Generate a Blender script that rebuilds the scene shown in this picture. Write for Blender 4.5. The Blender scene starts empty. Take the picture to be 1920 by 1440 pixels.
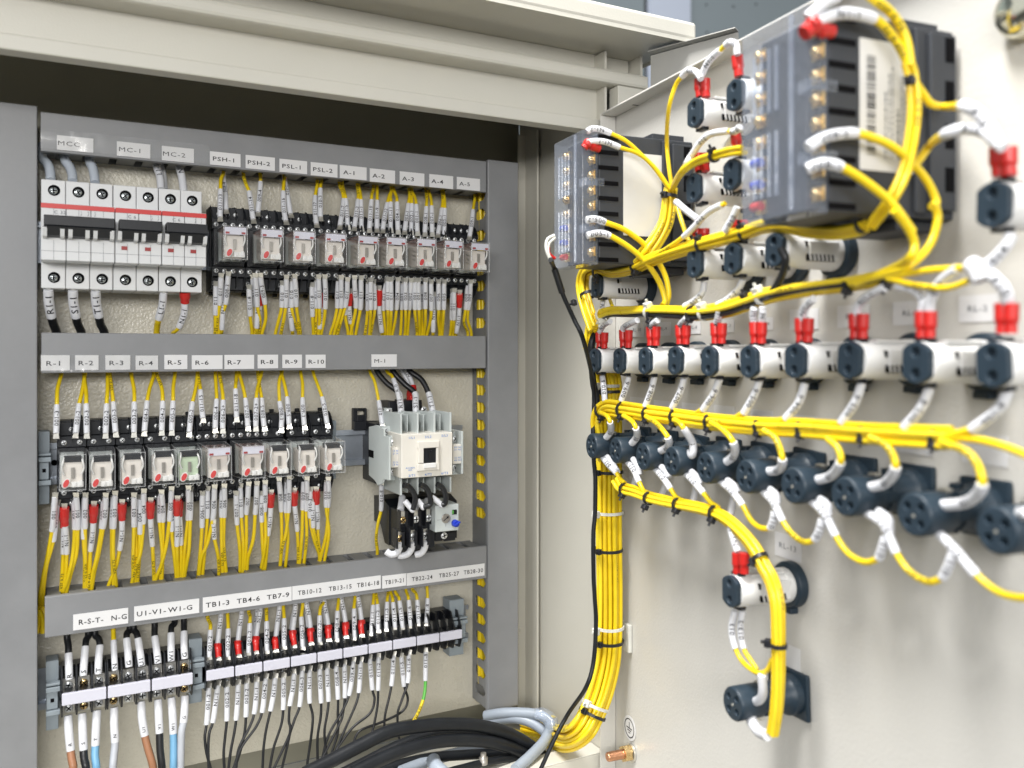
import bpy, bmesh, math, random
from mathutils import Vector, Matrix
random.seed(7)
SC = bpy.context.scene
COL = SC.collection
# ------------------------------------------------------------------ camera model
F = 1646.0; CX = 960.0; HY = 655.0; TH = math.radians(27.86)
FWD = Vector((math.sin(TH), math.cos(TH), 0)); RGT = Vector((math.cos(TH), -math.sin(TH), 0)); UP = Vector((0, 0, 1))
PL = 0.845            # back plate (distance into the cabinet)
FR = {'S': (0, 0, 1), 'Z1': (0, 180, 3), 'Z2': (380, 240, 3.429), 'Z3': (60, 620, 2.824), 'Z4': (480, 640, 3), 'Z5': (60, 1060, 3.789),
      'Z6': (480, 1040, 3.6), 'C1': (600, 640, 6), 'C2': (600, 860, 6), 'R1': (1000, 0, 3.789), 'R2': (1380, 0, 3.272), 'R3': (1000, 380, 3.789),
      'R4': (1380, 380, 3.556), 'R5': (1000, 700, 3.789), 'R6': (1380, 700, 3.272), 'R7': (960, 1040, 3.2), 'M1': (1020, 220, 4.8)}
def src(fr, x, y):
    a, b, s = FR[fr]
    return a + x / s, b + y / s
def ray(fr, x, y):
    px, py = src(fr, x, y)
    return FWD + RGT * ((px - CX) / F) - UP * ((py - HY) / F)
def at(fr, x, y, Y):                      # point of the panel-parallel plane at depth Y
    r = ray(fr, x, y)
    return r * (Y / r.y)
DA = math.radians(6.0)
DFAR = Vector((math.sin(DA), math.cos(DA), 0)); DN = Vector((-math.cos(DA), math.sin(DA), 0))
HINGE = Vector((0.476, 0.69, 0)); DD = -DN.dot(HINGE)       # distance from the eye line to the door sheet
def dat(fr, x, y, p):                     # point standing p in front of the door sheet
    r = ray(fr, x, y)
    return r * ((-DD + p) / DN.dot(r))
def door_pt(s, p, z):                     # s metres from the hinge towards the free edge
    q = HINGE - DFAR * s + DN * p
    return Vector((q.x, q.y, z))
def door_s(v): return (HINGE - v).dot(DFAR)
def rect(fr, x0, y0, x1, y1, Y):
    xm, ym = (x0 + x1) / 2, (y0 + y1) / 2
    return (at(fr, x0, ym, Y).x, at(fr, x1, ym, Y).x, at(fr, xm, y1, Y).z, at(fr, xm, y0, Y).z)

# ------------------------------------------------------------------ materials
def nd(nt, t, **kw):
    n = nt.nodes.new(t)
    for k, v in kw.items(): setattr(n, k, v)
    return n
def mat(name, col, rough=0.5, metal=0.0, bump=None, var=0.06, vscale=60.0, coat=0.0, sub=0.0, spec=0.5):
    m = bpy.data.materials.new(name); m.use_nodes = True
    nt = m.node_tree; b = nt.nodes['Principled BSDF']
    b.inputs['Metallic'].default_value = metal
    b.inputs['Specular IOR Level'].default_value = spec
    if coat: b.inputs['Coat Weight'].default_value = coat; b.inputs['Coat Roughness'].default_value = 0.15
    if sub:
        b.inputs['Subsurface Weight'].default_value = sub; b.inputs['Subsurface Radius'].default_value = (0.002, 0.002, 0.002); b.inputs['Subsurface Scale'].default_value = 0.5
    tc = nd(nt, 'ShaderNodeTexCoord'); ns = nd(nt, 'ShaderNodeTexNoise')
    ns.inputs['Scale'].default_value = vscale; ns.inputs['Detail'].default_value = 5; ns.inputs['Roughness'].default_value = 0.6
    nt.links.new(tc.outputs['Object'], ns.inputs['Vector'])
    mp = nd(nt, 'ShaderNodeMapRange'); mp.inputs['From Min'].default_value = 0.3; mp.inputs['From Max'].default_value = 0.7
    mp.inputs['To Min'].default_value = 1 - var; mp.inputs['To Max'].default_value = 1 + var * 0.6
    nt.links.new(ns.outputs['Fac'], mp.inputs['Value'])
    mx = nd(nt, 'ShaderNodeVectorMath', operation='SCALE'); mx.inputs[0].default_value = col
    nt.links.new(mp.outputs['Result'], mx.inputs['Scale']); nt.links.new(mx.outputs['Vector'], b.inputs['Base Color'])
    mr = nd(nt, 'ShaderNodeMapRange'); mr.inputs['To Min'].default_value = max(0.03, rough - 0.1); mr.inputs['To Max'].default_value = min(1, rough + 0.1)
    nt.links.new(ns.outputs['Fac'], mr.inputs['Value']); nt.links.new(mr.outputs['Result'], b.inputs['Roughness'])
    if bump:
        n2 = nd(nt, 'ShaderNodeTexNoise'); n2.inputs['Scale'].default_value = bump[0]; n2.inputs['Detail'].default_value = bump[2] if len(bump) > 2 else 2
        nt.links.new(tc.outputs['Object'], n2.inputs['Vector'])
        bp = nd(nt, 'ShaderNodeBump'); bp.inputs['Strength'].default_value = bump[1]; bp.inputs['Distance'].default_value = bump[3] if len(bump) > 3 else 0.0006
        nt.links.new(n2.outputs['Fac'], bp.inputs['Height']); nt.links.new(bp.outputs['Normal'], b.inputs['Normal'])
    return m
def clear_mat(name, tint, haze, hazecol=(0.8, 0.82, 0.86), rough=0.06, gl=1.45):
    m = bpy.data.materials.new(name); m.use_nodes = True
    nt = m.node_tree; nt.nodes.clear()
    out = nd(nt, 'ShaderNodeOutputMaterial'); tr = nd(nt, 'ShaderNodeBsdfTransparent'); tr.inputs['Color'].default_value = (*tint, 1)
    gs = nd(nt, 'ShaderNodeBsdfGlossy'); gs.inputs['Roughness'].default_value = rough
    df = nd(nt, 'ShaderNodeBsdfDiffuse'); df.inputs['Color'].default_value = (*hazecol, 1)
    lw = nd(nt, 'ShaderNodeLayerWeight'); lw.inputs['Blend'].default_value = .5; f0 = ((gl - 1) / (gl + 1)) ** 2      # Schlick reflectance, alike from both sides
    pw = nd(nt, 'ShaderNodeMath', operation='POWER'); pw.inputs[1].default_value = 5; nt.links.new(lw.outputs['Facing'], pw.inputs[0])
    fz = nd(nt, 'ShaderNodeMath', operation='MULTIPLY_ADD'); fz.inputs[1].default_value = 1 - f0; fz.inputs[2].default_value = f0; nt.links.new(pw.outputs[0], fz.inputs[0])
    ns = nd(nt, 'ShaderNodeTexNoise'); ns.inputs['Scale'].default_value = 35; ns.inputs['Detail'].default_value = 4
    mp = nd(nt, 'ShaderNodeMapRange'); mp.inputs['To Min'].default_value = haze * 0.4; mp.inputs['To Max'].default_value = haze * 1.6
    nt.links.new(ns.outputs['Fac'], mp.inputs['Value'])
    m1 = nd(nt, 'ShaderNodeMixShader'); m2 = nd(nt, 'ShaderNodeMixShader')
    nt.links.new(mp.outputs['Result'], m1.inputs['Fac']); nt.links.new(tr.outputs[0], m1.inputs[1]); nt.links.new(df.outputs[0], m1.inputs[2])
    nt.links.new(fz.outputs[0], m2.inputs['Fac']); nt.links.new(m1.outputs[0], m2.inputs[1]); nt.links.new(gs.outputs[0], m2.inputs[2])
    nt.links.new(m2.outputs[0], out.inputs['Surface'])
    return m
BEIGE = (0.56, 0.545, 0.485)
M = dict(
    plate=mat('plate_paint', (0.58, 0.55, 0.465), 0.27, bump=(460, .8, 1.5, .0009), var=0.03, vscale=9, spec=0.5),
    cab=mat('cabinet_paint', BEIGE, 0.38, bump=(500, 0.15), var=0.03, vscale=8),
    cabshade=mat('cabinet_back_shaded_paint', (0.27, 0.26, 0.205), 0.45, bump=(500, 0.15), var=0.03, vscale=8),  # cabinet beige with the shade of the top recess put into the colour
    door=mat('door_paint', (0.585, 0.573, 0.54), 0.34, bump=(420, 0.35), var=0.035, vscale=9),
    duct=mat('grey_duct_plastic', (0.22, 0.225, 0.235), 0.42, bump=(260, 0.08), var=0.09, vscale=22),
    ductin=mat('grey_duct_inner', (0.20, 0.205, 0.21), 0.5, var=0.05),
    rail=mat('galvanised_rail', (0.42, 0.46, 0.52), 0.35, 0.65, bump=(120, 0.1), var=0.12),
    clamp=mat('grey_clamp_plastic', (0.25, 0.29, 0.32), 0.45, var=0.06),
    white=mat('white_plastic', (0.70, 0.70, 0.69), 0.4, var=0.03),
    mcb=mat('breaker_plastic', (0.64, 0.65, 0.66), 0.42, bump=(700, 0.05), var=0.03),
    cream=mat('cream_plastic', (0.67, 0.645, 0.59), 0.45, var=0.03),
    lgrey=mat('pale_grey_plastic', (0.49, 0.53, 0.525), 0.42, var=0.04),
    black=mat('black_plastic', (0.009, 0.0105, 0.014), 0.40, spec=.35, bump=(600, 0.08), var=0.2),
    black2=mat('black_gloss', (0.010, 0.011, 0.014), 0.30, var=0.2, spec=.35),
    slate=mat('slate_blue_plastic', (0.018, 0.032, 0.047), 0.42, spec=.38, bump=(500, 0.06), var=0.12),
    meter=mat('meter_black_plastic', (0.034, 0.038, 0.046), 0.5, spec=.4, bump=(800, 0.1), var=0.1),
    yellow=mat('yellow_insulation', (0.80, 0.585, 0.012), 0.32, var=0.07, vscale=90),
    yellow2=mat('yellow_insulation_deep', (0.75, 0.52, 0.010), 0.35, var=0.07, vscale=90),
    yellow3=mat('yellow_insulation_pale', (0.84, 0.63, 0.022), 0.30, var=0.07, vscale=90),
    kwire=mat('black_insulation', (0.011, 0.012, 0.014), 0.35, var=0.2),
    kcable=mat('black_cable_jacket', (0.009, 0.0105, 0.013), 0.45, spec=.3, bump=(300, 0.15), var=0.25),
    gcable=mat('grey_cable_jacket', (0.29, 0.33, 0.385), 0.4, var=0.05),
    gwire=mat('grey_insulation', (0.42, 0.44, 0.48), 0.4, var=0.05),
    brown=mat('brown_insulation', (0.32, 0.15, 0.078), 0.4, var=0.06),
    blue=mat('blue_insulation', (0.16, 0.36, 0.55), 0.35, var=0.05),
    green=mat('green_insulation', (0.10, 0.42, 0.06), 0.35, var=0.06),
    sleeve=mat('white_sleeve', (0.655, 0.665, 0.70), 0.38, var=0.04, vscale=120),
    gsleeve=mat('grey_sleeve', (0.50, 0.55, 0.62), 0.38, var=0.05),
    red=mat('red_boot_vinyl', (0.50, 0.016, 0.013), 0.33, var=0.08),
    dred=mat('red_plastic', (0.56, 0.03, 0.028), 0.4, var=0.08),
    mred=mat('dark_red_plastic', (0.30, 0.02, 0.02), 0.4, var=0.08),
    tin=mat('tinned_lug', (0.72, 0.70, 0.64), 0.33, 0.85, var=0.1, vscale=300),
    screw=mat('zinc_screw', (0.80, 0.82, 0.83), 0.30, 0.45, bump=(900, 0.3), var=0.12, vscale=300),
    brass=mat('brass_screw', (0.72, 0.52, 0.25), 0.28, 0.95, var=0.1, vscale=300),
    copper=mat('copper_stud', (0.60, 0.30, 0.17), 0.35, 0.9, bump=(900, 0.4), var=0.15, vscale=200),
    dscrew=mat('dark_screw', (0.42, 0.45, 0.46), 0.25, 1.0, bump=(900, 0.4), var=0.2, vscale=300),
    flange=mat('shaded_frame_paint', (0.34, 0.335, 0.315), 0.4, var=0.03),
    slot=mat('screw_recess', (0.004, 0.004, 0.005), 0.9, spec=0.1),
    ink=mat('black_ink', (0.012, 0.012, 0.016), 0.6),
    inkgrey=mat('grey_ink', (0.24, 0.25, 0.27), 0.6),
    inkblue=mat('blue_ink', (0.09, 0.22, 0.55), 0.6),
    paper=mat('label_paper', (0.68, 0.68, 0.69), 0.5, var=0.02),
    sticker=mat('sticker_paper', (0.60, 0.60, 0.595), 0.5, var=0.04, vscale=40),
    lpaper=mat('strip_paper', (0.58, 0.58, 0.665), 0.5, var=0.01),
    bknob=mat('blue_knob_plastic', (0.010, 0.035, 0.40), 0.4),
    tie=mat('black_nylon', (0.013, 0.014, 0.018), 0.38),
    wtie=mat('natural_nylon', (0.66, 0.66, 0.61), 0.3, sub=0.2),
    coil=mat('relay_coil_tape', (0.66, 0.62, 0.575), 0.5, var=0.08),
    coilg=mat('relay_coil_green', (0.46, 0.56, 0.41), 0.5, var=0.08),
    armature=mat('relay_armature', (0.34, 0.32, 0.29), 0.35, 0.6),
    wall=mat('room_wall_paint', (0.23, 0.27, 0.29), 0.6, var=0.04, vscale=3),
    wallp=mat('pale_wall_panel', (0.52, 0.57, 0.68), 0.5, var=0.02, vscale=3),
    wallk=mat('wall_seam', (0.03, 0.03, 0.03), 0.6),
    floor=mat('room_floor', (0.07, 0.07, 0.068), 0.5, var=0.08, vscale=4),
    clear=clear_mat('relay_clear_plastic', (0.985, 0.985, 0.98), 0.03, rough=0.12, gl=1.42),
    clearm=clear_mat('meter_clear_plastic', (0.93, 0.95, 0.98), 0.11, (0.62, 0.68, 0.80), rough=0.12),
    edge=clear_mat('cover_edge_plastic', (0.93, 0.93, 0.93), 0.30, (.75, .76, .78), rough=.1, gl=1.5),
    redclear=clear_mat('red_clear_plastic', (0.96, 0.80, 0.77), 0.14, (.6, .35, .3), rough=.2, gl=1.3),
    tape=clear_mat('clear_tape_film', (0.98, 0.98, 0.975), 0.05, rough=0.14, gl=1.65),
    chrome=mat('polished_latch', (0.78, 0.76, 0.62), 0.12, 1.0, var=0.1, vscale=40),
)
# ------------------------------------------------------------------ mesh collecting
class MB:
    def __init__(s): s.v = []; s.f = []; s.mi = []; s.sm = []
    def add(s, vs, fs, mi=0, sm=False):
        o = len(s.v); s.v += [tuple(v) for v in vs]
        for f in fs: s.f.append([o + i for i in f]); s.mi.append(mi); s.sm.append(sm)
        return s
    def box(s, x0, x1, y0, y1, z0, z1, mi=0, T=None):
        vs = [Vector(c) for c in ((x0, y0, z0), (x1, y0, z0), (x1, y1, z0), (x0, y1, z0), (x0, y0, z1), (x1, y0, z1), (x1, y1, z1), (x0, y1, z1))]
        if T: vs = [T @ v for v in vs]
        return s.add(vs, [(0, 3, 2, 1), (4, 5, 6, 7), (0, 1, 5, 4), (1, 2, 6, 5), (2, 3, 7, 6), (3, 0, 4, 7)], mi)
    def hexa(s, back, front, mi=0):       # two quads, each counter-clockwise seen from the front
        return s.add(list(back) + list(front), [(4, 5, 6, 7), (3, 2, 1, 0), (0, 1, 5, 4), (1, 2, 6, 5), (2, 3, 7, 6), (3, 0, 4, 7)], mi)
    def prism(s, poly, a, b, mi=0, sm=False):   # poly: points; swept from +a to +b (vectors)
        n = len(poly); a = Vector(a); b = Vector(b)
        vs = [Vector(p) + a for p in poly] + [Vector(p) + b for p in poly]
        s.add(vs, [[i, (i + 1) % n, n + (i + 1) % n, n + i] for i in range(n)], mi, sm)
        s.add(vs, [list(range(n))[::-1], list(range(n, 2 * n))], mi)
        return s
    def lathe(s, axis0, d, prof, n=20, mi=0, sm=True, ref=None):  # prof: [(along, radius)]
        d = Vector(d).normalized(); r = Vector(ref) if ref else (Vector((0, 0, 1)) if abs(d.z) < 0.9 else Vector((1, 0, 0)))
        u = (r - d * r.dot(d)).normalized(); w = d.cross(u); a0 = Vector(axis0)
        vs = []
        for (t, rr) in prof:
            for k in range(n):
                a = 2 * math.pi * k / n
                vs.append(a0 + d * t + (u * math.cos(a) + w * math.sin(a)) * rr)
        fs = [[i * n + k, i * n + (k + 1) % n, (i + 1) * n + (k + 1) % n, (i + 1) * n + k] for i in range(len(prof) - 1) for k in range(n)]
        s.add(vs, fs, mi, sm)
        s.add(vs[:n], [list(range(n))[::-1]], mi); s.add(vs[-n:], [list(range(n))], mi)
        return s
    def tube(s, pts, r, n=8, mi=0, cap=True, flat=1.0):
        pts = [Vector(p) for p in pts]
        rr = r if isinstance(r, (list, tuple)) else [r] * len(pts)
        vs = []; u = None
        for i, p in enumerate(pts):
            t = (pts[min(i + 1, len(pts) - 1)] - pts[max(i - 1, 0)])
            if t.length < 1e-9: t = Vector((0, 0, 1))
            t.normalize()
            if u is None:
                u = Vector((0, 1, 0)) if abs(t.y) < 0.9 else Vector((1, 0, 0))
            u = (u - t * u.dot(t)).normalized(); w = t.cross(u)
            for k in range(n):
                a = 2 * math.pi * k / n
                vs.append(p + (u * math.cos(a) * flat + w * math.sin(a)) * rr[i])
        fs = [[i * n + k, i * n + (k + 1) % n, (i + 1) * n + (k + 1) % n, (i + 1) * n + k] for i in range(len(pts) - 1) for k in range(n)]
        s.add(vs, fs, mi, True)
        if cap: s.add(vs[:n], [list(range(n))[::-1]], mi); s.add(vs[-n:], [list(range(n))], mi)
        return s
    def mesh(s, name, mats, org=Vector((0, 0, 0))):
        me = bpy.data.meshes.new(name)
        me.from_pydata([(v[0] - org[0], v[1] - org[1], v[2] - org[2]) for v in s.v], [], s.f)
        for m in (mats if isinstance(mats, (list, tuple)) else [mats]): me.materials.append(M[m])
        me.polygons.foreach_set('material_index', s.mi); me.polygons.foreach_set('use_smooth', s.sm)
        me.update()
        return me
def carve(me, cutter, name):
    # a hollow cut into a mesh (holes in caps and covers)
    a = bpy.data.objects.new('carve_a', me); c = bpy.data.objects.new('carve_b', cutter); COL.objects.link(a); COL.objects.link(c)
    md = a.modifiers.new('b', 'BOOLEAN'); md.object = c; md.operation = 'DIFFERENCE'; md.solver = 'EXACT'
    dg = bpy.context.evaluated_depsgraph_get(); out = bpy.data.meshes.new_from_object(a.evaluated_get(dg)); out.name = name
    bpy.data.objects.remove(a); bpy.data.objects.remove(c)
    return out
ORG = {}
def link(name, me, parent=None, loc=None, bev=0, seg=2):
    o = bpy.data.objects.new(name, me); COL.objects.link(o)
    if parent: o.parent = parent
    if loc is not None: o.location = loc
    if bev:
        b = o.modifiers.new('bevel', 'BEVEL'); b.width = bev; b.segments = seg; b.limit_method = 'ANGLE'; b.angle_limit = 0.7
    return o
def part(name, mb, mats, parent, bev=0, seg=2):     # mb in world space, shifted to the thing's origin
    org = ORG.get(parent.name, Vector((0, 0, 0)))
    o = link(name, mb.mesh(name, mats, org), parent, bev=bev, seg=seg); ORG[o.name] = org
    return o
LAB = {}; RW = random.Random(11)
def tag(o, label, cat, group=None, kind=None):
    if kind: o['kind'] = kind
    if label: o['label'] = label; o['category'] = cat; LAB.setdefault(label, []).append(o)
    if group: o['group'] = group
    return o
def thing(name, label, cat, loc, group=None):
    o = bpy.data.objects.new(name, None); COL.objects.link(o); o.empty_display_size = 0.01
    o.location = loc; ORG[o.name] = Vector(loc)
    return tag(o, label, cat, group)
def solo(name, mb, mats, label, cat, group=None, bev=0, seg=2):   # a thing that is one mesh
    c = Vector((0, 0, 0))
    for v in mb.v: c += Vector(v)
    c /= len(mb.v); c.z = min(v[2] for v in mb.v)
    o = link(name, mb.mesh(name, mats, c), None, c, bev, seg); ORG[o.name] = c
    return tag(o, label, cat, group)
def struct(name, mb, mats, bev=0):
    o = link(name, mb.mesh(name, mats), bev=bev); o['kind'] = 'structure'
    return o
# ------------------------------------------------------------------ lettering
GL = {}
def glyphs(s):
    if s not in GL:
        cu = bpy.data.curves.new('lettering', 'FONT'); cu.body = s; cu.resolution_u = 2; cu.space_character = 1.14; cu.offset = 0 if 'M' in s else .011
        o = bpy.data.objects.new('lettering', cu); me = bpy.data.meshes.new_from_object(o)
        bm = bmesh.new(); bm.from_mesh(me)          # cut into bands so that the letters can bend round a sleeve
        for q in range(1, 7): bmesh.ops.bisect_plane(bm, geom=bm.verts[:] + bm.edges[:] + bm.faces[:], plane_co=(0, .69 * q / 7, 0), plane_no=(0, 1, 0))
        bm.to_mesh(me); bm.free()
        vs = [(v.co.x, v.co.y) for v in me.vertices]; fs = [list(p.vertices) for p in me.polygons]
        if vs:
            x0 = min(v[0] for v in vs); x1 = max(v[0] for v in vs)
            vs = [(v[0] - x0, v[1]) for v in vs]; w = x1 - x0
        else: w = 0
        bpy.data.objects.remove(o); bpy.data.curves.remove(cu); bpy.data.meshes.remove(me)
        GL[s] = (vs, fs, w)
    return GL[s]
def flat_text(mb, s, o, u, v, h, wide=1.25, mi=0, align='c'):   # o: anchor, u: reading direction, v: up, h: capital height
    vs, fs, w = glyphs(s)
    k = h / 0.69; kw = k * wide; sh = {'c': -w / 2, 'l': 0, 'r': -w}[align]
    mb.add([o + u * ((x + sh) * kw) + v * (y * k - h / 2) for x, y in vs], fs, mi)
    return w * kw
def wrap_text(mb, s, pts, r, h, down=False, pos=0.5, mi=0, wide=1.15, eye=None):
    """letters run along the tube through pts, curved round it on the side that faces the eye"""
    vs, fs, w = glyphs(s)
    a, b = pts[0], pts[-1]
    if (a - b).z > 0: a, b = b, a
    L = (b - a).length
    k = h / 0.69; kw = k * wide
    if w * kw > L * 0.92: kw *= L * 0.92 / (w * kw)
    ax = (b - a).normalized(); c = a + (b - a) * pos
    mid = pts[len(pts) // 2]
    n = (eye if eye is not None else -mid); n = n - ax * n.dot(ax); n.normalize(); left = n.cross(ax)
    path = list(pts) if (pts[0] - pts[-1]).z <= 0 else list(pts)[::-1]
    cum = [0]
    for i in range(1, len(path)): cum.append(cum[-1] + (path[i] - path[i - 1]).length)
    def on(d):
        d = min(max(d, 0), cum[-1] - 1e-9)
        for i in range(1, len(cum)):
            if d <= cum[i]: return path[i - 1].lerp(path[i], (d - cum[i - 1]) / max(1e-9, cum[i] - cum[i - 1]))
        return path[-1]
    out = []
    sg = -1 if down else 1
    half = w * kw / 2; pos_d = min(max(pos * cum[-1], half), max(half, cum[-1] - half))
    for x, y in vs:
        d = pos_d + sg * (x - w / 2) * kw
        v = sg * (y * k - h / 2) / r
        v = max(-1.3, min(1.3, v))
        out.append(on(d) + (left * math.sin(v) + n * math.cos(v)) * (r * 1.05))
    mb.add(out, fs, mi)
# ------------------------------------------------------------------ curves
def spline(P, per=6):
    """Catmull-Rom through P; returns the samples and the sample index of every given point"""
    P = [Vector(p) for p in P]
    if len(P) < 2: return P, [0]
    Q = [P[0] * 2 - P[1]] + P + [P[-1] * 2 - P[-2]]
    out = [P[0]]; idx = [0]
    for i in range(1, len(Q) - 2):
        p0, p1, p2, p3 = Q[i - 1], Q[i], Q[i + 1], Q[i + 2]
        for k in range(1, per + 1):
            t = k / per
            out.append(0.5 * ((2 * p1) + (p2 - p0) * t + (2 * p0 - 5 * p1 + 4 * p2 - p3) * t * t + (3 * p1 - p0 - 3 * p2 + p3) * t ** 3))
        idx.append(len(out) - 1)
    return out, idx
WCOL = {'y': ('yellow', 'insulation'), 'k': ('kwire', 'insulation'), 'b': ('blue', 'insulation'), 'n': ('brown', 'insulation'), 'g': ('gwire', 'insulation'),
        'G': ('green', 'green_insulation'), 's': ('sleeve', 'marker_sleeve'), 'S': ('gsleeve', 'shrink_sleeve'), 'r': ('red', 'red_boot')}
def parse(spec):
    segs = []; pts = []
    for tok in spec.split():
        if tok[0].isalpha():
            segs.append([tok[0], len(pts)]); tok = tok[1:]
        x, y = tok.split(','); pts.append((float(x), float(y)))
    return segs, pts
def wire(fr, spec, text, label, proj, depth=(0.8, 0.8), r=None, rs=None, ext=None, lug=None, group=None, down=False, pos=0.5, name='control_wire', cat='wire', th=None, L=.0042):
    segs, px = parse(spec)
    n = len(px)
    P = []
    for i, (x, y) in enumerate(px):
        d = depth[0] + (depth[1] - depth[0]) * (i / max(1, n - 1)) if not callable(depth) else depth(i / max(1, n - 1))
        P.append(proj(fr, x, y, d))
    cut = [sg[1] for sg in segs]
    if ext:                                  # carry the end on into the duct it comes from
        if ext[0] == 'start':
            P = [P[0] + Vector(ext[1])] + P; cut = [c + 1 if i else 0 for i, c in enumerate(cut)]
        else: P = P + [P[-1] + Vector(ext[1])]
    S, ix = spline(P)
    root = thing(name, label, cat, P[-1] if lug != 'start' else P[0], group)
    r = r or 0.00165; rs = rs or 0.0024
    for i, sg in enumerate(segs):
        a = ix[max(0, cut[i] - 1)] if i else 0
        b = ix[cut[i + 1] - 1] if i + 1 < len(segs) else len(S) - 1
        if b <= a: continue
        pts = S[a:b + 1]; k = sg[0]; m, nm = WCOL[k]
        if k in 'sS':
            mb = MB(); q = [rs * 0.93] + [rs] * (len(pts) - 2) + [rs * 0.96] if len(pts) > 2 else rs
            mb.tube(pts, q, 10)
            o = part(nm, mb, m, root)
            if text and k == 's':
                tb = MB(); wrap_text(tb, text, pts, rs, th or rs * 1.25, down, pos)
                part('lettering', tb, 'ink', o)
        elif k == 'r':
            mb = MB(); q = [rs * (1.52 if j < len(pts) * 0.55 else 1.25) for j in range(len(pts))]
            mb.tube(pts, q, 10); part(nm, mb, m, root)
        else:
            mb = MB(); mb.tube(pts, r, 8, cap=True); o = part(nm, mb, m, root)
            if k == 'y' and (pts[0] - pts[-1]).length > .022 and RW.random() < .38:
                j0 = len(pts) // 5; tb = MB(); wrap_text(tb, 'VSF 0.75', pts[j0:len(pts) - max(1, len(pts) // 5)], r, r * 1.15, RW.random() < .5, RW.uniform(.4, .6), 0, 1.25); part('lettering', tb, 'ink', o)
    if lug:
        e, p = (S[-1], S[-3]) if lug == 'end' else (S[0], S[2])
        d = (e - p).normalized(); mb = MB()
        mb.prism([e + RGT * 0.0019 + d * -0.001, e - RGT * 0.0019 + d * -0.001, e - RGT * 0.0026 + d * L, e + RGT * 0.0026 + d * L], Vector((0, 0.0004, 0)), Vector((0, -0.0012, 0)))
        part('terminal_lug', mb, 'tin', root)
    return root
# ================================================================== SETTING: room, cabinet
def px_x(px, Y): return at('S', px, HY, Y).x
def px_z(px, py, Y): return at('S', px, py, Y).z
b = MB(); b.box(-3, 4, -2.5, 3.2, -1.22, -1.2); struct('floor', b, 'floor')
WY = 2.6
xs = [px_x(1208, WY), px_x(1216, WY), px_x(1292, WY)]
b = MB(); b.box(-3, xs[0], WY, WY + .05, -1.2, 2.6); struct('wall', b, 'wall')
b = MB(); b.box(xs[0], xs[1], WY + .01, WY + .05, -1.2, 2.6); struct('wall_seam', b, 'wallk')
b = MB(); b.box(xs[1], xs[2], WY - .01, WY + .05, -1.2, 2.6); struct('wall_panel', b, 'wallp')
b = MB(); b.box(xs[2], 4.5, WY, WY + .05, -1.2, 2.6)
for (x, y) in ((1324, 9), (1375, 12), (1417, 8), (1325, 61), (1168, 74)):
    q = at('S', x, y, WY); b.lathe((q.x, WY - .003, q.z), (0, 1, 0), [(0, .0035), (.004, .0035)], 10, 1)
struct('wall', b, ['wall', 'wallk'])

# ---- cabinet: one thing; roof, lip, walls are its parts
BK = 0.872; FY = 0.70; SX = 0.470; OX = 0.512
cab = thing('steel_cabinet', 'beige painted steel control cabinet standing open with its overhanging roof', 'cabinet', (0.2, BK, -0.41))
b = MB(); b.box(-.30, SX, BK, BK + .002, -.41, .30); part('back_sheet', b, 'cabshade', cab)
b = MB(); b.box(SX, SX + .0025, FY, BK - .001, -.41, .285); b.box(SX + .003, OX, FY, FY + .0025, -.41, px_z(1125, 226, FY)); b.box(OX, OX + .0025, FY, BK, -.41, .29); part('side_wall', b, 'cab', cab)
# narrow bracket standing against the side wall
x0 = px_x(972, .846); x1 = px_x(985, .846)
b = MB(); b.box(x0, x1, .846, .848, -.41, .235); b.box(x1, x1 + .002, .82, .8475, -.41, .235)
b.lathe((x0 + (x1 - x0) * .4, .846, px_z(976, 1180, .846)), (0, -1, 0), [(0, .0028), (.001, .0022)], 10)
part('corner_bracket', b, 'cab', cab)
b = MB(); b.box(-.30, SX, .60, BK, -.415, -.411); part('floor_sheet', b, 'cab', cab)
zs = px_z(1129, 1412, FY)
b = MB(); b.box(-.30, SX - .001, FY, FY + .002, -.41, zs); b.box(-.30, SX - .001, FY, FY + .022, zs, zs + .0015); part('sill', b, 'cab', cab, .0006)
# lip over the opening (profile taken along the width)
def zl(py, Y): return px_z(1000, py, Y)
def sweep(poly, xa, xb, nm, bev=.0012, m='cab'):
    bb = MB(); bb.prism([(0, y, z) for y, z in poly], (xa, 0, 0), (xb, 0, 0)); return part(nm, bb, m, cab, bev)
RY = .642; rxe = px_x(1307, RY)
L0 = zl(229, FY); L1 = zl(206, FY)
w2 = FY + .014
g0 = zl(131, FY - .012); g1 = zl(103, FY - .012)
sweep([(FY, L0), (FY, L1), (w2, L1 + .003), (w2, g0 + .002), (w2 + .003, g0 + .002), (w2 + .003, L1 + .001), (FY + .003, L1 - .003), (FY + .003, L0 + .002), (FY + .016, L0 + .002), (FY + .016, L0)], -.30, SX + .006, 'opening_lip')
gx = px_x(1212, FY - .012)
sweep([(FY - .012, g0), (FY - .012, g1 - .002), (FY - .009, g1), (w2 + .006, g1), (w2 + .006, g0)], -.30, gx, 'rain_gutter', .003)
b = MB(); b.box(-.30, gx, w2 + .004, w2 + .008, g1, zl(18, RY) + .002); part('fascia', b, 'cab', cab)
r0 = zl(18, RY); r1 = r0 + .0195
b = MB(); b.box(-.34, rxe, RY, BK + .03, r0 + .0022, r1); part('roof', b, 'cab', cab, .0035, 3)
b = MB(); b.box(-.34, rxe, RY + .0006, RY + .0026, r0, r0 + .004); b.box(rxe - .0026, rxe - .0006, RY + .003, BK, r0, r0 + .004); part('roof_hem', b, 'cab', cab)
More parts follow.
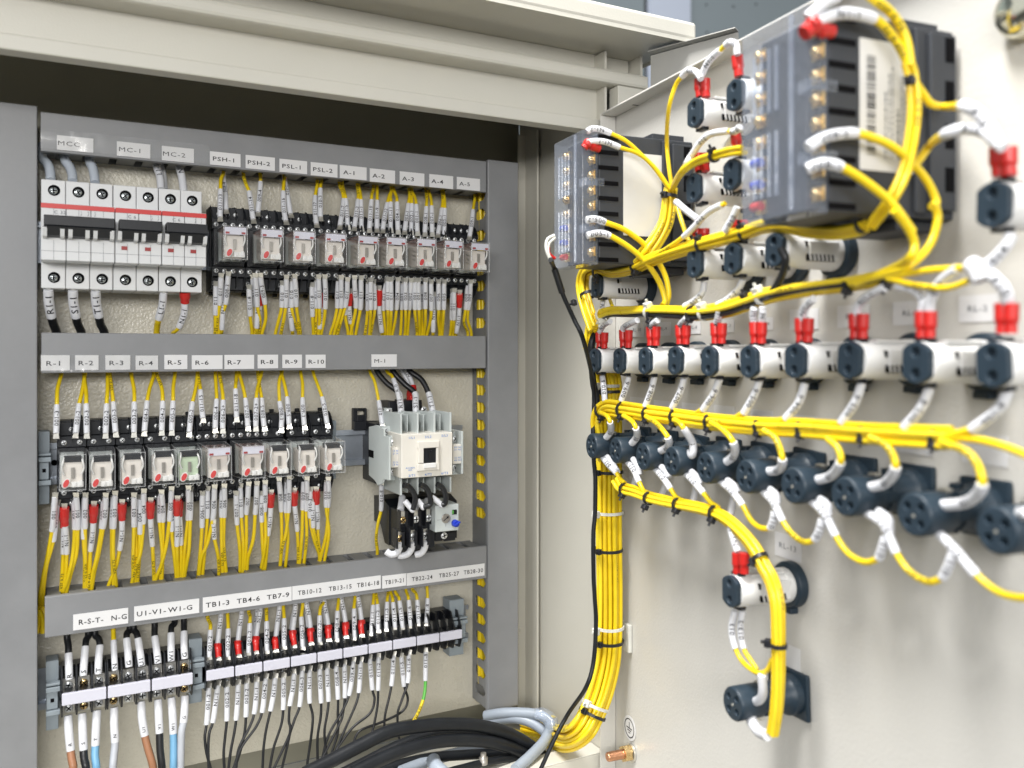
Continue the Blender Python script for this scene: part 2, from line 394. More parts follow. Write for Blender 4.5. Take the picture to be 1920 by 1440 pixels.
# gutter end block, welded corner
c0 = at('S', 1214, 140, FY - .005)
b = MB(); b.box(gx + .0004, gx + .0025, FY - .0115, FY + .03, g0 - .002, g1 - .001); b.box(gx + .003, gx + .0045, FY + .006, FY + .03, g1 + .002, zl(18, RY) + .001); b.box(SX + .008, gx, FY - .011, FY + .004, g0 - .022, g0 - .0004); part('corner_plate', b, 'cab', cab, .0008)
b = MB()
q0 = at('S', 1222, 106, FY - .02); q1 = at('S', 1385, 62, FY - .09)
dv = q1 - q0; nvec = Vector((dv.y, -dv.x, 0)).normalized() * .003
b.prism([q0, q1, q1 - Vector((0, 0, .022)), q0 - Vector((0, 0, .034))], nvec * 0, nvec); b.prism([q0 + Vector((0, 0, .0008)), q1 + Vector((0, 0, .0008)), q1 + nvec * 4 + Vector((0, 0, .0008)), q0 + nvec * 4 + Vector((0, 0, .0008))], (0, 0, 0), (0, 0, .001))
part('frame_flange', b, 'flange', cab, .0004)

# ---- mounting plate
T1_top = px_z(75, 209, .804); zb = px_z(480, 1409, PL)
b = MB(); b.box(-.12, px_x(972, PL), PL, PL + .002, zb, T1_top - .006); solo('mounting_plate', b, 'plate', 'large beige textured steel plate carrying every device inside the cabinet', 'mounting plate', bev=.0005)

# ---- door
door = thing('cabinet_door', 'open beige steel door with yellow wiring looms tied across its inner side', 'door', tuple(door_pt(0, 0, -.41)))
ztop = at('S', 1125, 212, .69).z
def dbox(mb, s0, s1, p0, p1, z0, z1, mi=0):
    vs = [door_pt(s, p, z) for z in (z0, z1) for (s, p) in ((s0, p0), (s1, p0), (s1, p1), (s0, p1))]
    return mb.add(vs, [(0, 3, 2, 1), (4, 5, 6, 7), (0, 1, 5, 4), (1, 2, 6, 5), (2, 3, 7, 6), (3, 0, 4, 7)], mi)
b = MB(); dbox(b, -.001, .80, -.002, 0, -.50, ztop + .001); part('door_sheet', b, 'door', door)
b = MB(); dbox(b, -.0012, .0006, .0004, .0165, -.50, ztop); part('hinge_flange', b, 'door', door, .0004)
b = MB(); dbox(b, .001, .80, .0004, .0165, ztop - .0015, ztop + .0002); part('top_flange', b, 'door', door, .0004)
b = MB(); q = dat('S', 1196, 196, .0005); s = door_s(q); dbox(b, s - .001, s + .001, .0003, .006, q.z - .001, q.z + .001); part('weld_spur', b, 'black', door)

# ---- overhead luminaires, an added fill lamp and the camera
def area(name, loc, tgt, sx, sy, power, col=(1, 1, 1)):
    l = bpy.data.lights.new(name, 'AREA'); l.shape = 'RECTANGLE'; l.size = sx; l.size_y = sy; l.energy = power; l.color = col
    o = bpy.data.objects.new(name, l); COL.objects.link(o); o.location = loc
    o.rotation_euler = (Vector(tgt) - Vector(loc)).to_track_quat('-Z', 'Y').to_euler()
    return o
area('overhead_lamp', (-.40, .24, 1.65), (.35, .6, -.1), .36, .9, 64, (1, .985, .96))
area('fill_lamp', (-.60, -1.1, .36), (.30, .75, .05), 1.3, .36, 22, (1, .98, .95))  # added low frontal fill behind the camera, brightens the upper rows
area('aisle_lamp', (.15, 1.7, 2.3), (.6, 1.6, 0), 1.2, .6, 26, (.95, .98, 1))
w = bpy.data.worlds.new('World'); SC.world = w; w.use_nodes = True
nt = w.node_tree; bg = nt.nodes['Background']; bg.inputs['Strength'].default_value = 1.0      # a bright hall above, a dim floor below
tc = nt.nodes.new('ShaderNodeTexCoord'); sx_ = nt.nodes.new('ShaderNodeSeparateXYZ'); cr = nt.nodes.new('ShaderNodeValToRGB')
nt.links.new(tc.outputs['Generated'], sx_.inputs[0]); mp_ = nt.nodes.new('ShaderNodeMapRange'); mp_.inputs['From Min'].default_value = -1; nt.links.new(sx_.outputs['Z'], mp_.inputs['Value'])
nt.links.new(mp_.outputs['Result'], cr.inputs['Fac']); nt.links.new(cr.outputs['Color'], bg.inputs['Color'])
cr.color_ramp.elements[0].position = .44; cr.color_ramp.elements[0].color = (.05, .05, .046, 1); cr.color_ramp.elements[1].position = .56; cr.color_ramp.elements[1].color = (.61, .625, .635, 1)
cd = bpy.data.cameras.new('camera'); cam = bpy.data.objects.new('camera', cd); COL.objects.link(cam); SC.camera = cam
cam.location = (0, 0, 0); cam.rotation_euler = (math.pi / 2, 0, -TH)
cd.sensor_width = 36; cd.lens = F / 1920 * 36; cd.shift_x = 0; cd.shift_y = -(720 - HY) / 1920; cd.clip_start = .01; cd.clip_end = 30
cd.dof.use_dof = True; cd.dof.focus_distance = .80; cd.dof.aperture_fstop = 5.0; cd.dof.aperture_blades = 7
SC.view_settings.view_transform = 'Standard'; SC.view_settings.look = 'None'; SC.view_settings.exposure = .36; SC.view_settings.gamma = 1
SC.view_settings.use_curve_mapping = False
SC.render.engine = 'CYCLES'; SC.cycles.use_denoising = True; SC.cycles.max_bounces = 8; SC.cycles.transparent_max_bounces = 24; SC.cycles.caustics_reflective = False; SC.cycles.caustics_refractive = False

# ================================================================== DUCTS
DY = .804
def duct_h(x0, x1, z0, z1, label, gaps, pitch=.0205, gap=.0048):
    t = thing('wire_duct', label, 'cable duct', ((x0 + x1) / 2, PL, z0), 'wiring ducts on the mounting plate')
    b = MB(); b.box(x0, x1, DY, DY + .0016, z0, z1); b.box(x0, x1, DY + .0018, DY + .006, z1 - .0016, z1); b.box(x0, x1, DY + .0018, DY + .006, z0, z0 + .0016)
    part('cover', b, 'duct', t, .0007)
    b = MB(); b.box(x0, x1, PL - .0018, PL - .0003, z0 + .002, z1 - .002)
    for zz in (z0 + .0022, z1 - .0037):
        x = x0 + gaps
        xa = x0
        while xa < x1:
            xb = min(x, x1)
            if xb - xa > .001:
                b.prism([(xa, DY + .0022, 0), (xb, DY + .0022, 0), (xb, DY + .010, 0), (xb - .0014, DY + .013, 0), (xb - .0014, PL - .002, 0), (xa + .0014, PL - .002, 0), (xa + .0014, DY + .013, 0), (xa, DY + .010, 0)], (0, 0, zz), (0, 0, zz + .0015))
            xa = x + gap * .7; x += pitch
    part('slotted_base', b, 'ductin', t)
    return t
T1 = (px_z(75, 209, DY), px_z(75, 283, DY)); T2 = (px_z(500, 627, DY), px_z(500, 695, DY)); T3 = (px_z(500, 1070, DY), px_z(500, 1140, DY))
T3 = (px_z(82, 1117, DY) * .5 + px_z(912, 1026, DY) * .5, px_z(82, 1198, DY) * .5 + px_z(912, 1083, DY) * .5)
dx0 = px_x(76, DY); dx1 = px_x(912, DY)
duct_h(dx0, dx1, T1[1], T1[0], 'grey horizontal wiring duct at the top tagged MCC to A-5', .012)
duct_h(dx0 + .0005, dx1 - .0005, T2[1], T2[0], 'grey horizontal wiring duct across the middle tagged R-1 to R-10', .009)
duct_h(dx0 + .003, dx1 + .0005, T3[1], T3[0], 'grey horizontal wiring duct above the terminal blocks tagged TB1-3 to TB28-30', .013)
# vertical ducts
vz1 = px_z(914, 299, DY); vz0 = px_z(914, 1335, DY); vx0 = px_x(914.5, DY); vx1 = px_x(971, DY)
def duct_v(x0, x1, z0, z1, label, slots, side):
    t = thing('wire_duct', label, 'cable duct', ((x0 + x1) / 2, PL, z0), 'wiring ducts on the mounting plate')
    b = MB(); b.box(x0, x1, DY - .001, DY + .001, z0, z1); b.box(x0, x0 + .0016, DY + .0012, DY + .006, z0, z1); b.box(x1 - .0016, x1, DY + .0012, DY + .006, z0, z1)
    part('cover', b, 'duct', t, .0008)
    b = MB(); b.box(x0 + .002, x1 - .002, PL - .0018, PL - .0003, z0, z1)
    for sx in (x0 + .002, x1 - .0034):
        if not slots: b.box(sx, sx + .0014, DY + .002, PL - .002, z0, z1); continue
        # side wall with rounded window slots that open to the front through a narrow throat
        ya, yb = DY + .013, PL - .007
        zc = [z for z in slots if z0 + .008 < z < z1 - .008]
        hh = .0055; th_ = .0012
        edges = [z0] + [v for z in sorted(zc) for v in (z - hh, z + hh)] + [z1]
        for i in range(0, len(edges), 2): b.box(sx, sx + .0014, DY + .002, PL - .002, edges[i], edges[i + 1])
        for z in sorted(zc):
            b.box(sx, sx + .0014, yb, PL - .002, z - hh, z + hh)
            for sg in (-1, 1):
                b.prism([(0, DY + .002, z + sg * th_), (0, ya - .003, z + sg * th_), (0, ya + .002, z + sg * hh), (0, DY + .002, z + sg * hh)], (sx, 0, 0), (sx + .0014, 0, 0))
                b.prism([(0, yb, z + sg * (hh - .003)), (0, yb, z + sg * hh), (0, yb - .003, z + sg * hh)], (sx, 0, 0), (sx + .0014, 0, 0))
    part('slotted_side', b, 'ductin', t)
    return t
sl = []
for py in (699, 732, 765, 798, 832, 865, 898, 931, 964, 1093, 1133, 1165, 1199, 1231, 1265, 1298, 400, 440, 472, 505, 535, 570, 605, 365): sl.append(px_z(898, py, .82))
duct_v(vx0, vx1, vz0, vz1, 'tall grey vertical wiring duct with slots showing yellow wires next to the side wall', sl, 1)
duct_v(px_x(-45, DY), px_x(70, DY), -.42, px_z(70, 199, DY), 'wide grey vertical wiring duct at the breaker side with a plain cover', None, 1)
def loom(name, P, n, rx, ry, r, mats, label, cat, group=None, twist=.4, jit=.15, per=6, taper=None, text=None, eye=None):
    """a tied loom: every wire a part, laid side by side in an oval round the middle line P"""
    S, ix = spline(P, per)
    root = thing(name, label, cat, S[0], group)
    offs = []
    for k in range(n):
        rr = math.sqrt((k + .5) / n); a = k * 2.39996
        offs.append((rr * math.cos(a), rr * math.sin(a)))
    for k in range(n):
        ph = random.uniform(0, 6.28); pts = []
        amp = random.uniform(.5, 1) * jit
        for i, p in enumerate(S):
            t = (S[min(i + 1, len(S) - 1)] - S[max(i - 1, 0)]).normalized()
            v = -p.normalized(); v = (v - t * v.dot(t)).normalized(); u = t.cross(v)
            a = twist * (i / len(S) - .5)
            ox, oy = offs[k]
            x = ox * math.cos(a) - oy * math.sin(a) + amp * math.sin(ph + i * .11); y = ox * math.sin(a) + oy * math.cos(a) + amp * math.cos(ph + i * .09)
            f = taper(i / (len(S) - 1)) if taper else 1
            pts.append(p + u * x * rx * f + v * y * ry * f)
        m = mats[k % len(mats)]
        if m == 'yellow': m = RW.choice(('yellow', 'yellow', 'yellow2', 'yellow3'))
        mb = MB(); mb.tube(pts, r, 8); o = part('black_wire' if m == 'kwire' else 'wire', mb, m, root)
        if not text and m != 'kwire' and len(pts) > 30 and RW.random() < .5:
            i0 = RW.randrange(3, len(pts) - 20); tb = MB(); wrap_text(tb, 'VSF 0.75', pts[i0:i0 + 14], r, r * 1.0, False, .5, 0, 1.4); part('lettering', tb, 'ink', o)
        if text and k in text:
            tb = MB(); s, i0, i1 = text[k]; wrap_text(tb, s, pts[i0:i1], r, r * 1.0, True, .5, 0, 1.5); part('lettering', tb, 'ink', o)
    return root
mx = (vx0 + vx1) / 2
loom('duct_loom', [Vector((vx0 + .0078, .8335, z)) for z in (vz1 - .01, .1, 0, -.1, -.2, -.3, vz0 + .02)], 7, .0042, .0066, .0020, ['yellow'], 'yellow wires running down inside the slotted vertical duct', 'wire loom', jit=.3, twist=5)
b = loom('duct_loom', [at('S', x, y, .825) for x, y in ((73, 1140), (76, 1150), (77, 1165), (74, 1185))], 7, .004, .006, .0019, ['yellow'], 'short yellow wires showing beside the end of the duct tagged R-S-T', 'wire loom', jit=.3)

# ================================================================== TAGS on the ducts
def nametag(fr, x0, y0, x1, y1, texts, cat='name tag', label=None, Y=DY, th=.32):
    X0, X1, Z0, Z1 = rect(fr, x0, y0, x1, y1, Y)
    y = Y - .0010
    tilt = random.uniform(-.006, .006)
    label = label or 'white paper tag lettered %s stuck on a grey duct' % ' '.join(t for t, _ in texts)
    t = thing('name_tag', label, cat, ((X0 + X1) / 2, y, Z0), 'lettered tags on the ducts')
    b = MB(); b.box(X0, X1, y, Y - .0002, Z0, Z1); part('paper', b, 'paper', t)
    tb = MB()
    lim = (X1 - X0) * (.78 if len(texts) == 1 else .26 if len(texts) == 3 else .44)
    wdt = min([1.4] + [lim / (glyphs(s)[2] * (Z1 - Z0) * th / .69) for s, _ in texts])
    for s, u in texts:
        flat_text(tb, s, Vector((X0 + (X1 - X0) * u, y - .00012, (Z0 + Z1) / 2 - (Z1 - Z0) * .03)), Vector((1, 0, tilt)), Vector((0, 0, 1)), (Z1 - Z0) * th, wdt)
    part('lettering', tb, 'ink', t)
for fr, x0, y0, x1, y1, s, u in (
    ('Z1', 320, 231, 525, 312, 'MCC', .33), ('Z1', 657, 265, 845, 345, 'MC-1', .38), ('Z1', 910, 290, 1090, 370, 'MC-2', .38), ('Z1', 1180, 320, 1352, 394, 'PSH-1', .44),
    ('Z2', 275, 183, 463, 268, 'PSH-2', .45), ('Z2', 492, 207, 670, 290, 'PSL-1', .43), ('Z2', 693, 228, 865, 312, 'PSL-2', .45), ('Z2', 880, 247, 1052, 330, 'A-1', .33), ('Z2', 1073, 268, 1235, 352, 'A-2', .34),
    ('Z2', 1265, 287, 1423, 370, 'A-3', .33), ('Z2', 1455, 304, 1608, 387, 'A-4', .33), ('Z2', 1632, 322, 1780, 400, 'A-5', .33),
    ('Z3', 48, 130, 200, 211, 'R-1', .42), ('Z3', 228, 130, 352, 208, 'R-2', .46), ('Z3', 388, 130, 520, 207, 'R-3', .44), ('Z3', 548, 132, 667, 207, 'R-4', .46), ('Z3', 700, 128, 822, 204, 'R-5', .44),
    ('Z3', 845, 130, 1008, 204, 'R-6', .33), ('Z3', 1018, 128, 1175, 203, 'R-7', .33), ('Z4', 8, 75, 123, 152, 'R-8', .46), ('Z4', 147, 75, 257, 150, 'R-9', .46), ('Z4', 278, 75, 390, 150, 'R-10', .53), ('Z4', 648, 73, 790, 143, 'M-1', .32)):
    nametag(fr, x0, y0, x1, y1, [(s, u)], th=.3)
nametag('Z5', 292, 325, 683, 435, [('R-S-T-', .32), ('N-G', .83)]); nametag('Z5', 725, 263, 1187, 366, [('U1-V1-', .26), ('W1-G', .70)])
nametag('S', 380, 1110, 546.5, 1137, [('TB1-3', .16), ('TB4-6', .50), ('TB7-9', .84)]); nametag('Z6', 243, 176, 840, 266, [('TB10-12', .19), ('TB13-15', .53), ('TB16-18', .85)])
nametag('Z6', 850, 134, 1012, 217, [('TB19-21', .5)]); nametag('Z6', 1016, 91, 1540, 174, [('TB22-24', .19), ('TB25-27', .53), ('TB28-30', .85)])
def tape(fr, x0, y0, x1, y1, label):
    X0, X1, Z0, Z1 = rect(fr, x0, y0, x1, y1, DY)
    b = MB(); n = 40
    vs = []; 
    for i in range(n + 1):
        for j in range(5):
            vs.append((X0 + (X1 - X0) * i / n, DY - .0016 - random.uniform(0, .0005), Z0 + (Z1 - Z0) * j / 4 + random.uniform(-.0003, .0003)))
    b.add(vs, [(i * 5 + j, (i + 1) * 5 + j, (i + 1) * 5 + j + 1, i * 5 + j + 1) for i in range(n) for j in range(4)], 0, True)
    solo('clear_tape', b, 'tape', label, 'tape')
tape('Z1', 228, 232, 1178, 338, 'wrinkled clear tape stuck over the MCC and MC tags')
tape('Z3', 44, 126, 668, 214, 'clear tape stuck over the tags R-1 to R-4')
# ================================================================== shared small meshes
def screw_mesh(r, m='screw'):
    b = MB(); b.lathe((0, 0, 0), (0, -1, 0), [(0, r), (.0006, r), (.0011, r * .8), (.0012, r * .15)], 12, 0)
    for a in (.6, .6 + math.pi / 2):
        T = Matrix.Rotation(a, 4, 'Y'); b.box(-r * .72, r * .72, -.00135, -.001, -r * .14, r * .14, 1, T)
    return b.mesh('screw', [m, 'slot'])
SCR = screw_mesh(.0021); SCRB = screw_mesh(.0033); SCRT = screw_mesh(.0019); SCRG = screw_mesh(.0033, 'brass'); SCRW = screw_mesh(.0031, 'dscrew')
def screws(parent, pts, me=SCR):
    for p in pts:
        o = link('screw', me, parent, p); o.rotation_euler = (0, random.uniform(0, 1.5), 0)
# ================================================================== MINIATURE CIRCUIT BREAKERS
MY = .771; MB_Y = .795
mz = dict(top=px_z(75, 335, MB_Y), bot=px_z(75, 540, MB_Y), t1=px_z(77, 379, MY), t0=px_z(77, 487, MY))
mx0 = px_x(76, MY); mp = (px_x(387.3, MY) - mx0) / 7
def breaker(i0, n, label, marks, rating):
    x0 = mx0 + i0 * mp + .00025; x1 = mx0 + (i0 + n) * mp - .00025
    t = thing('circuit_breaker', label, 'circuit breaker', ((x0 + x1) / 2, PL, mz['bot']), 'miniature circuit breakers')
    b = MB()
    for k in range(n):
        a = x0 + k * mp + (.0001 if k else 0); c = min(x1, x0 + (k + 1) * mp - .0002)
        b.box(a, c, MB_Y, PL - .004, mz['bot'], mz['top'])
        b.box(a, c, MY, MB_Y - .0002, mz['t0'], mz['t1'])
    part('body', b, 'mcb', t, .0007)
    h = mz['t1'] - mz['t0']
    b = MB(); b.box(x0, x1, MY - .0005, MY + .002, mz['t1'] - h * .092, mz['t1'] - .0004); part('red_stripe', b, 'dred', t)
    zt = mz['t1'] - h * .27; zbm = mz['t1'] - h * .56
    b = MB(); b.box(x0 + .002, x1 - .0006, MY - .0135, MY - .0006, zt - .007, zt + .001); b.prism([(0, MY - .0135, zt - .0072), (0, MY - .001, zt - .0072), (0, MY - .001, zbm - .002), (0, MY - .007, zbm - .001)], (x0 + .004, 0, 0), (x1 - .003, 0, 0)); part('toggle_bar', b, 'black', t, .0006)
    for k in range(n):
        for xa in (x0 + k * mp + .0012, x0 + (k + 1) * mp - .0044):
            b = MB(); b.prism([(0, MY - .012, zt - .0085), (0, MY - .0005, zt - .006), (0, MY - .0005, zbm - .003), (0, MY - .0085, zbm - .002)], (xa, 0, 0), (xa + .0030, 0, 0)); part('toggle_cheek', b, 'mcb', t, .0006)
    for k in range(n):
        xc = x0 + (k + .5) * mp
        for z in (mz['top'] - .0085, mz['bot'] + .0088):
            b = MB(); b.lathe((xc + .0004, MB_Y - .0004, z), (0, 1, 0), [(0, .0044), (.0002, .0044)], 20, 0); part('screw_well', b, 'slot', t)
            screws(t, [Vector((xc + .0001, MB_Y - .0003, z - .0004)) - Vector(t.location)], SCRW)
    b = MB()
    for k in range(n): b.box(x0 + (k + .5) * mp - .00012, x0 + (k + .5) * mp + .00012, MY - .00025, MY + .001, mz['t0'] + .0003, zbm - .004); b.box(x0 + (k + .5) * mp - .00012, x0 + (k + .5) * mp + .00012, MY - .0003, MY + .001, zt + .003, mz['t1'] - h * .08)
    b.box(x0 + .0003, x1 - .0003, MY - .00025, MY + .001, mz['t0'] + h * .16, mz['t0'] + h * .166)
    part('panel_grooves', b, 'inkgrey', t)
    for k in marks:
        xm = x0 + (k + .38) * mp
        b = MB(); b.box(xm - .0022, xm + .0022, MY - .0008, MY + .001, mz['t0'] + h * .24, mz['t0'] + h * .305); part('indicator_window', b, 'mred', t)
    tb = MB(); xr = x0 + (1.5 if n == 3 else .75) * mp
    rate, u = rating
    flat_text(tb, rate, Vector((x0 + u * mp, MY - .00045, mz['t1'] - h * .155)), Vector((1, 0, 0)), Vector((0, 0, 1)), .0024, 1.1)
    for k in range(n):
        xx = x0 + (u + .85 + k * .28) * mp
        flat_text(tb, str(1 + 2 * k), Vector((xx, MY - .00045, mz['t1'] - h * .125)), Vector((1, 0, 0)), Vector((0, 0, 1)), .0012, 1.1)
        flat_text(tb, '/', Vector((xx, MY - .00045, mz['t1'] - h * .175)), Vector((1, 0, 0)), Vector((0, 0, 1)), .0022, 1.1)
        flat_text(tb, str(2 + 2 * k), Vector((xx, MY - .00045, mz['t1'] - h * .225)), Vector((1, 0, 0)), Vector((0, 0, 1)), .0012, 1.1)
    part('lettering', tb, 'inkgrey', t)
breaker(0, 3, 'white three pole circuit breaker rated C 32 under the MCC tag', [], ('C 32', .75))
breaker(3, 2, 'white two pole circuit breaker rated C 6 between the other two breakers', [0, 1], ('C 6', .7))
breaker(5, 2, 'white two pole circuit breaker beside the first relay under the MC-2 tag', [0, 1], ('C 6', .62))

# ================================================================== RELAY SOCKETS AND RELAYS (local space, origin on the plate)
def socket_mesh(w, n):
    b = MB(); h = w / 2
    b.box(-h, h, -.028, -.0085, -.0375, .0375)
    b.box(-h, h, -.0335, -.0282, .0255, .0365); b.box(-h, h, -.0335, -.0282, -.0365, -.0255)
    b.box(-h, h, -.0405, -.0282, .0165, .0253); b.box(-h, h, -.0405, -.0282, -.0253, -.0165)
    b.box(-h + .001, h - .001, -.0425, -.0282, -.0163, .0163)
    b.box(-h * .3, h * .3, -.0445, -.0426, .0125, .0163)
    for k in range(n + 1):
        x = -h + k * w / n; x = max(-h + .0004, min(h - .0004, x))
        for sg in (-1, 1):
            b.prism([(0, -.0282, sg * .0256), (0, -.0425, sg * .0215), (0, -.0425, sg * .0258), (0, -.0365, sg * .0335), (0, -.0282, sg * .0385)], (x - .0004, 0, 0), (x + .0004, 0, 0))
    b.box(-h + .002, -h + .006, -.012, -.009, -.0405, -.0376); b.box(h - .006, h - .002, -.012, -.009, .0376, .0405)
    return b.mesh('socket_body', 'black')
S14 = socket_mesh(.0284, 4); S8 = socket_mesh(.0213, 2)
def box_open(x0, x1, y0, y1, z0, z1, tp):   # clear cover, slightly narrower at the front
    b = MB(); t = tp
    vs = [(x0 - t, y1, z0 - t), (x1 + t, y1, z0 - t), (x1 + t, y1, z1 + t), (x0 - t, y1, z1 + t), (x0, y0, z0), (x1, y0, z0), (x1, y0, z1), (x0, y0, z1)]
    b.add(vs, [(4, 5, 6, 7), (0, 1, 5, 4), (1, 2, 6, 5), (2, 3, 7, 6), (3, 0, 4, 7)])
    return b
CZ0, CZ1 = -.0138, .0138
def cover_mesh(w): return box_open(-w / 2, w / 2, -.0800, -.0428, CZ0, CZ1, .0012).mesh('relay_cover', 'clear')
def edge_mesh(w):
    b = MB(); h = w / 2; t = .0012; e = .00028
    c = [(-h, CZ0), (h, CZ0), (h, CZ1), (-h, CZ1)]
    for i in range(4):
        (xa, za), (xb, zb_) = c[i], c[(i + 1) % 4]
        b.tube([(xa, -.0800, za), (xb, -.0800, zb_)], e, 6); b.tube([(xa, -.0800, za), (xa + (t if xa > 0 else -t), -.0430, za + (t if za > 0 else -t))], e, 6)
    return b.mesh('cover_edges', 'edge')
def relay_parts(kind):
    """[(name, mesh, location)] of one relay; kind: 'wide', 'small', 'green'"""
    out = []; w = .0192 if kind == 'wide' else .0182; h = w / 2
    out.append(('clear_cover', cover_mesh(w))); out.append(('cover_edges', edge_mesh(w)))
    b = MB(); b.box(-h + .0006, h - .0006, -.0475, -.0432, CZ0 + .001, CZ1 - .001); out.append(('contact_base', b.mesh('contact_base', 'lgrey')))
    b = MB(); b.box(-h + .0014, h - .0022, -.0745, -.0600, CZ0 + .002, CZ1 - (.0062 if kind != 'wide' else .0070)); b.box(-h + .003, h - .003, -.0598, -.0478, CZ0 + .004, CZ1 - .006); out.append(('coil', b.mesh('coil', 'coilg' if kind == 'green' else 'coil')))
    b = MB(); b.box(-.0012, .0012, -.0762, -.0746, -.005, .0035); b.box(-.0003, .0003, -.0766, -.0763, -.005, .0035); out.append(('armature', b.mesh('armature', 'armature')))
    for sx in (-1, 1):
        b = MB(); S, _ = spline([(sx * (h - .0032), -.0700, CZ1 - .003), (sx * (h - .0022), -.0765, CZ1 - .0055), (sx * (h - .0014), -.0766, .003), (sx * (h - .003), -.0755, -.002)]); b.tube(S, .00075, 6); out.append(('contact_lead', b.mesh('contact_lead', 'white')))
    b = MB(); T = Matrix.Translation((-h * .52, -.0785, -.0083)) @ Matrix.Rotation(.45, 4, 'Y')
    b.lathe((0, 0, 0), (0, -1, 0), [(0, .002), (.0007, .002)], 12); bb = MB()
    ov = [(math.cos(a) * .0019, 0, math.sin(a) * .0033) for a in [k * math.pi / 8 for k in range(16)]]
    ov2 = [(x * 1.35, 0, z * 1.25) for x, _, z in ov]
    q = MB(); q.prism([T @ Vector(p) for p in ov2][::-1], (0, .0006, 0), (0, -.0002, 0)); out.append(('lever_bezel', q.mesh('lever_bezel', 'white')))
    q = MB(); q.prism([T @ Vector(p) for p in ov][::-1], (0, -.0003, 0), (0, -.0009, 0)); out.append(('test_lever', q.mesh('test_lever', 'dred')))
    b = MB(); b.box(-h * .1, h - .0016, -.0772, -.0747, CZ0 + .002, CZ0 + .0062); b.box(.0008, .0025, -.0785, -.0773, CZ0 + .003, CZ0 + .006); b.box(h - .0046, h - .0024, -.0778, -.0773, CZ0 + .003, CZ0 + .0074); out.append(('lever_bracket', b.mesh('lever_bracket', 'white')))
    if kind == 'wide':
        b = MB(); b.box(-h + .0007, h - .0007, -.0794, -.0787, CZ1 - .0068, CZ1 - .0006); out.append(('name_strip', b.mesh('name_strip', 'lpaper')))
        b = MB(); b.box(-h + .0004, h - .0004, -.0784, -.0480, CZ1 - .0016, CZ1 - .0004); out.append(('tinted_top', b.mesh('tinted_top', 'redclear')))
        for x in (-h * .68, h * .68):
            b = MB(); b.box(x - .0016, x + .0016, -.0797, -.0795, CZ1 - .0063, CZ1 - .0046); out.append(('indicator_mark', b.mesh('indicator_mark', 'mred')))
        for i in range(3):
            b = MB(); S, _ = spline([(-h + .0012, -.0640, .004 - i * .004), (-h + .001, -.071, .002 - i * .004), (-h + .0022, -.0745, .0005 - i * .004)]); b.tube(S, .0005, 6); out.append(('contact_spring', b.mesh('contact_spring', 'tin')))
    else:
        b = MB(); b.box(-h + .003, h - .003, -.0752, -.0622, CZ1 - .0060, CZ1 - .002); out.append(('coil_flange', b.mesh('coil_flange', 'black2')))
    return out
RP = {k: relay_parts(k) for k in ('wide', 'small', 'green')}
RZ1 = .0897; RZ2 = -.0966
spots = []
tops = ['PSH-1', 'PSH-2', 'PSL-1', 'PSL-2', 'A-1', 'A-2', 'A-3', 'A-4', 'A-5']
for i, tg in enumerate(tops): spots.append((.1414 + .02872 * i, RZ1, 'wide', tg, 'upper'))
for i in range(5): spots.append((.0173 + .0218 * i, RZ2, 'green' if i == 4 else 'small', 'R-%d' % (i + 1), 'lower'))
spots += [(.1168 + .0098, RZ2, 'wide', 'R-6', 'lower'), (.1454 + .0098, RZ2, 'wide', 'R-7', 'lower')]
spots += [(.1696 + .0093, RZ2, 'small', 'R-8', 'lower'), (.1936 + .0093, RZ2, 'small', 'R-9', 'lower'), (.2157 + .0093, RZ2, 'small', 'R-10', 'lower')]
for x, z, kind, tg, row in spots:
    wide = kind == 'wide'
    t = thing('relay_socket', 'black screw socket holding the clear relay under the %s tag' % tg, 'relay socket', (x, PL, z), 'black relay sockets in two rows')
    link('socket_body', S14 if wide else S8, t, (0, 0, 0), .0003, 1)
    w = .0284 if wide else .0213
    if wide:
        inner = [-.375, -.125, .125, .375]; outer = [-.25, 0, .25]; outl = [-.40]
    else: inner = [-.27, .27]; outer = [0.0]; outl = [0.0]
    screws(t, [Vector((u * w, -.0406, .0203)) for u in inner] + [Vector((u * w, -.0406, -.0205)) for u in inner] + [Vector((u * w, -.0336, .0305)) for u in outer] + [Vector((u * w, -.0336, -.0308)) for u in outl])
    how = {'wide': 'clear relay with white strip and red marks', 'small': 'clear relay with beige coil and red lever', 'green': 'clear relay with a greenish coil and red lever'}[kind]
    t2 = thing('plug_in_relay', '%s under the %s tag' % (how, tg), 'relay', (x, PL, z), 'clear plug-in relays in two rows')
    t2.rotation_euler = (RW.uniform(-.008, .008), RW.uniform(-.012, .012), RW.uniform(-.015, .015))
    for nm, me in RP[kind]: link(nm, me, t2, (0, 0, 0), .0003 if nm in ('coil', 'lever_bracket') else 0)

# ================================================================== RAILS and CLAMPS
def rail(x0, x1, z, label):
    b = MB()
    b.box(x0, x1, PL - .0016, PL - .0004, z - .0125, z + .0125)
    for sg in (-1, 1):
        za, zb_ = sorted((z + sg * .0125, z + sg * .0135)); b.box(x0, x1, PL - .0076, PL - .0004, za, zb_)
        za, zb_ = sorted((z + sg * .0125, z + sg * .0175)); b.box(x0, x1, PL - .0086, PL - .0077, za, zb_)
    for k in range(int((x1 - x0) / .025)):
        b.lathe((x0 + .012 + k * .025, PL - .0017, z), (0, -1, 0), [(0, .0026), (.0003, .0026)], 10, 1)
    solo('mounting_rail', b, ['rail', 'slot'], label, 'mounting rail', 'metal rails on the mounting plate')
rail(mx0 - .003, dx1 - .012, RZ1, 'metal rail behind the upper row of relay sockets and breakers')
rail(px_x(72, PL), dx1 - .012, RZ2, 'metal rail behind the lower relay row and the contactor')
TZ = -.2855
rail(px_x(71, PL), dx1 - .005, TZ, 'metal rail behind the row of terminal blocks')
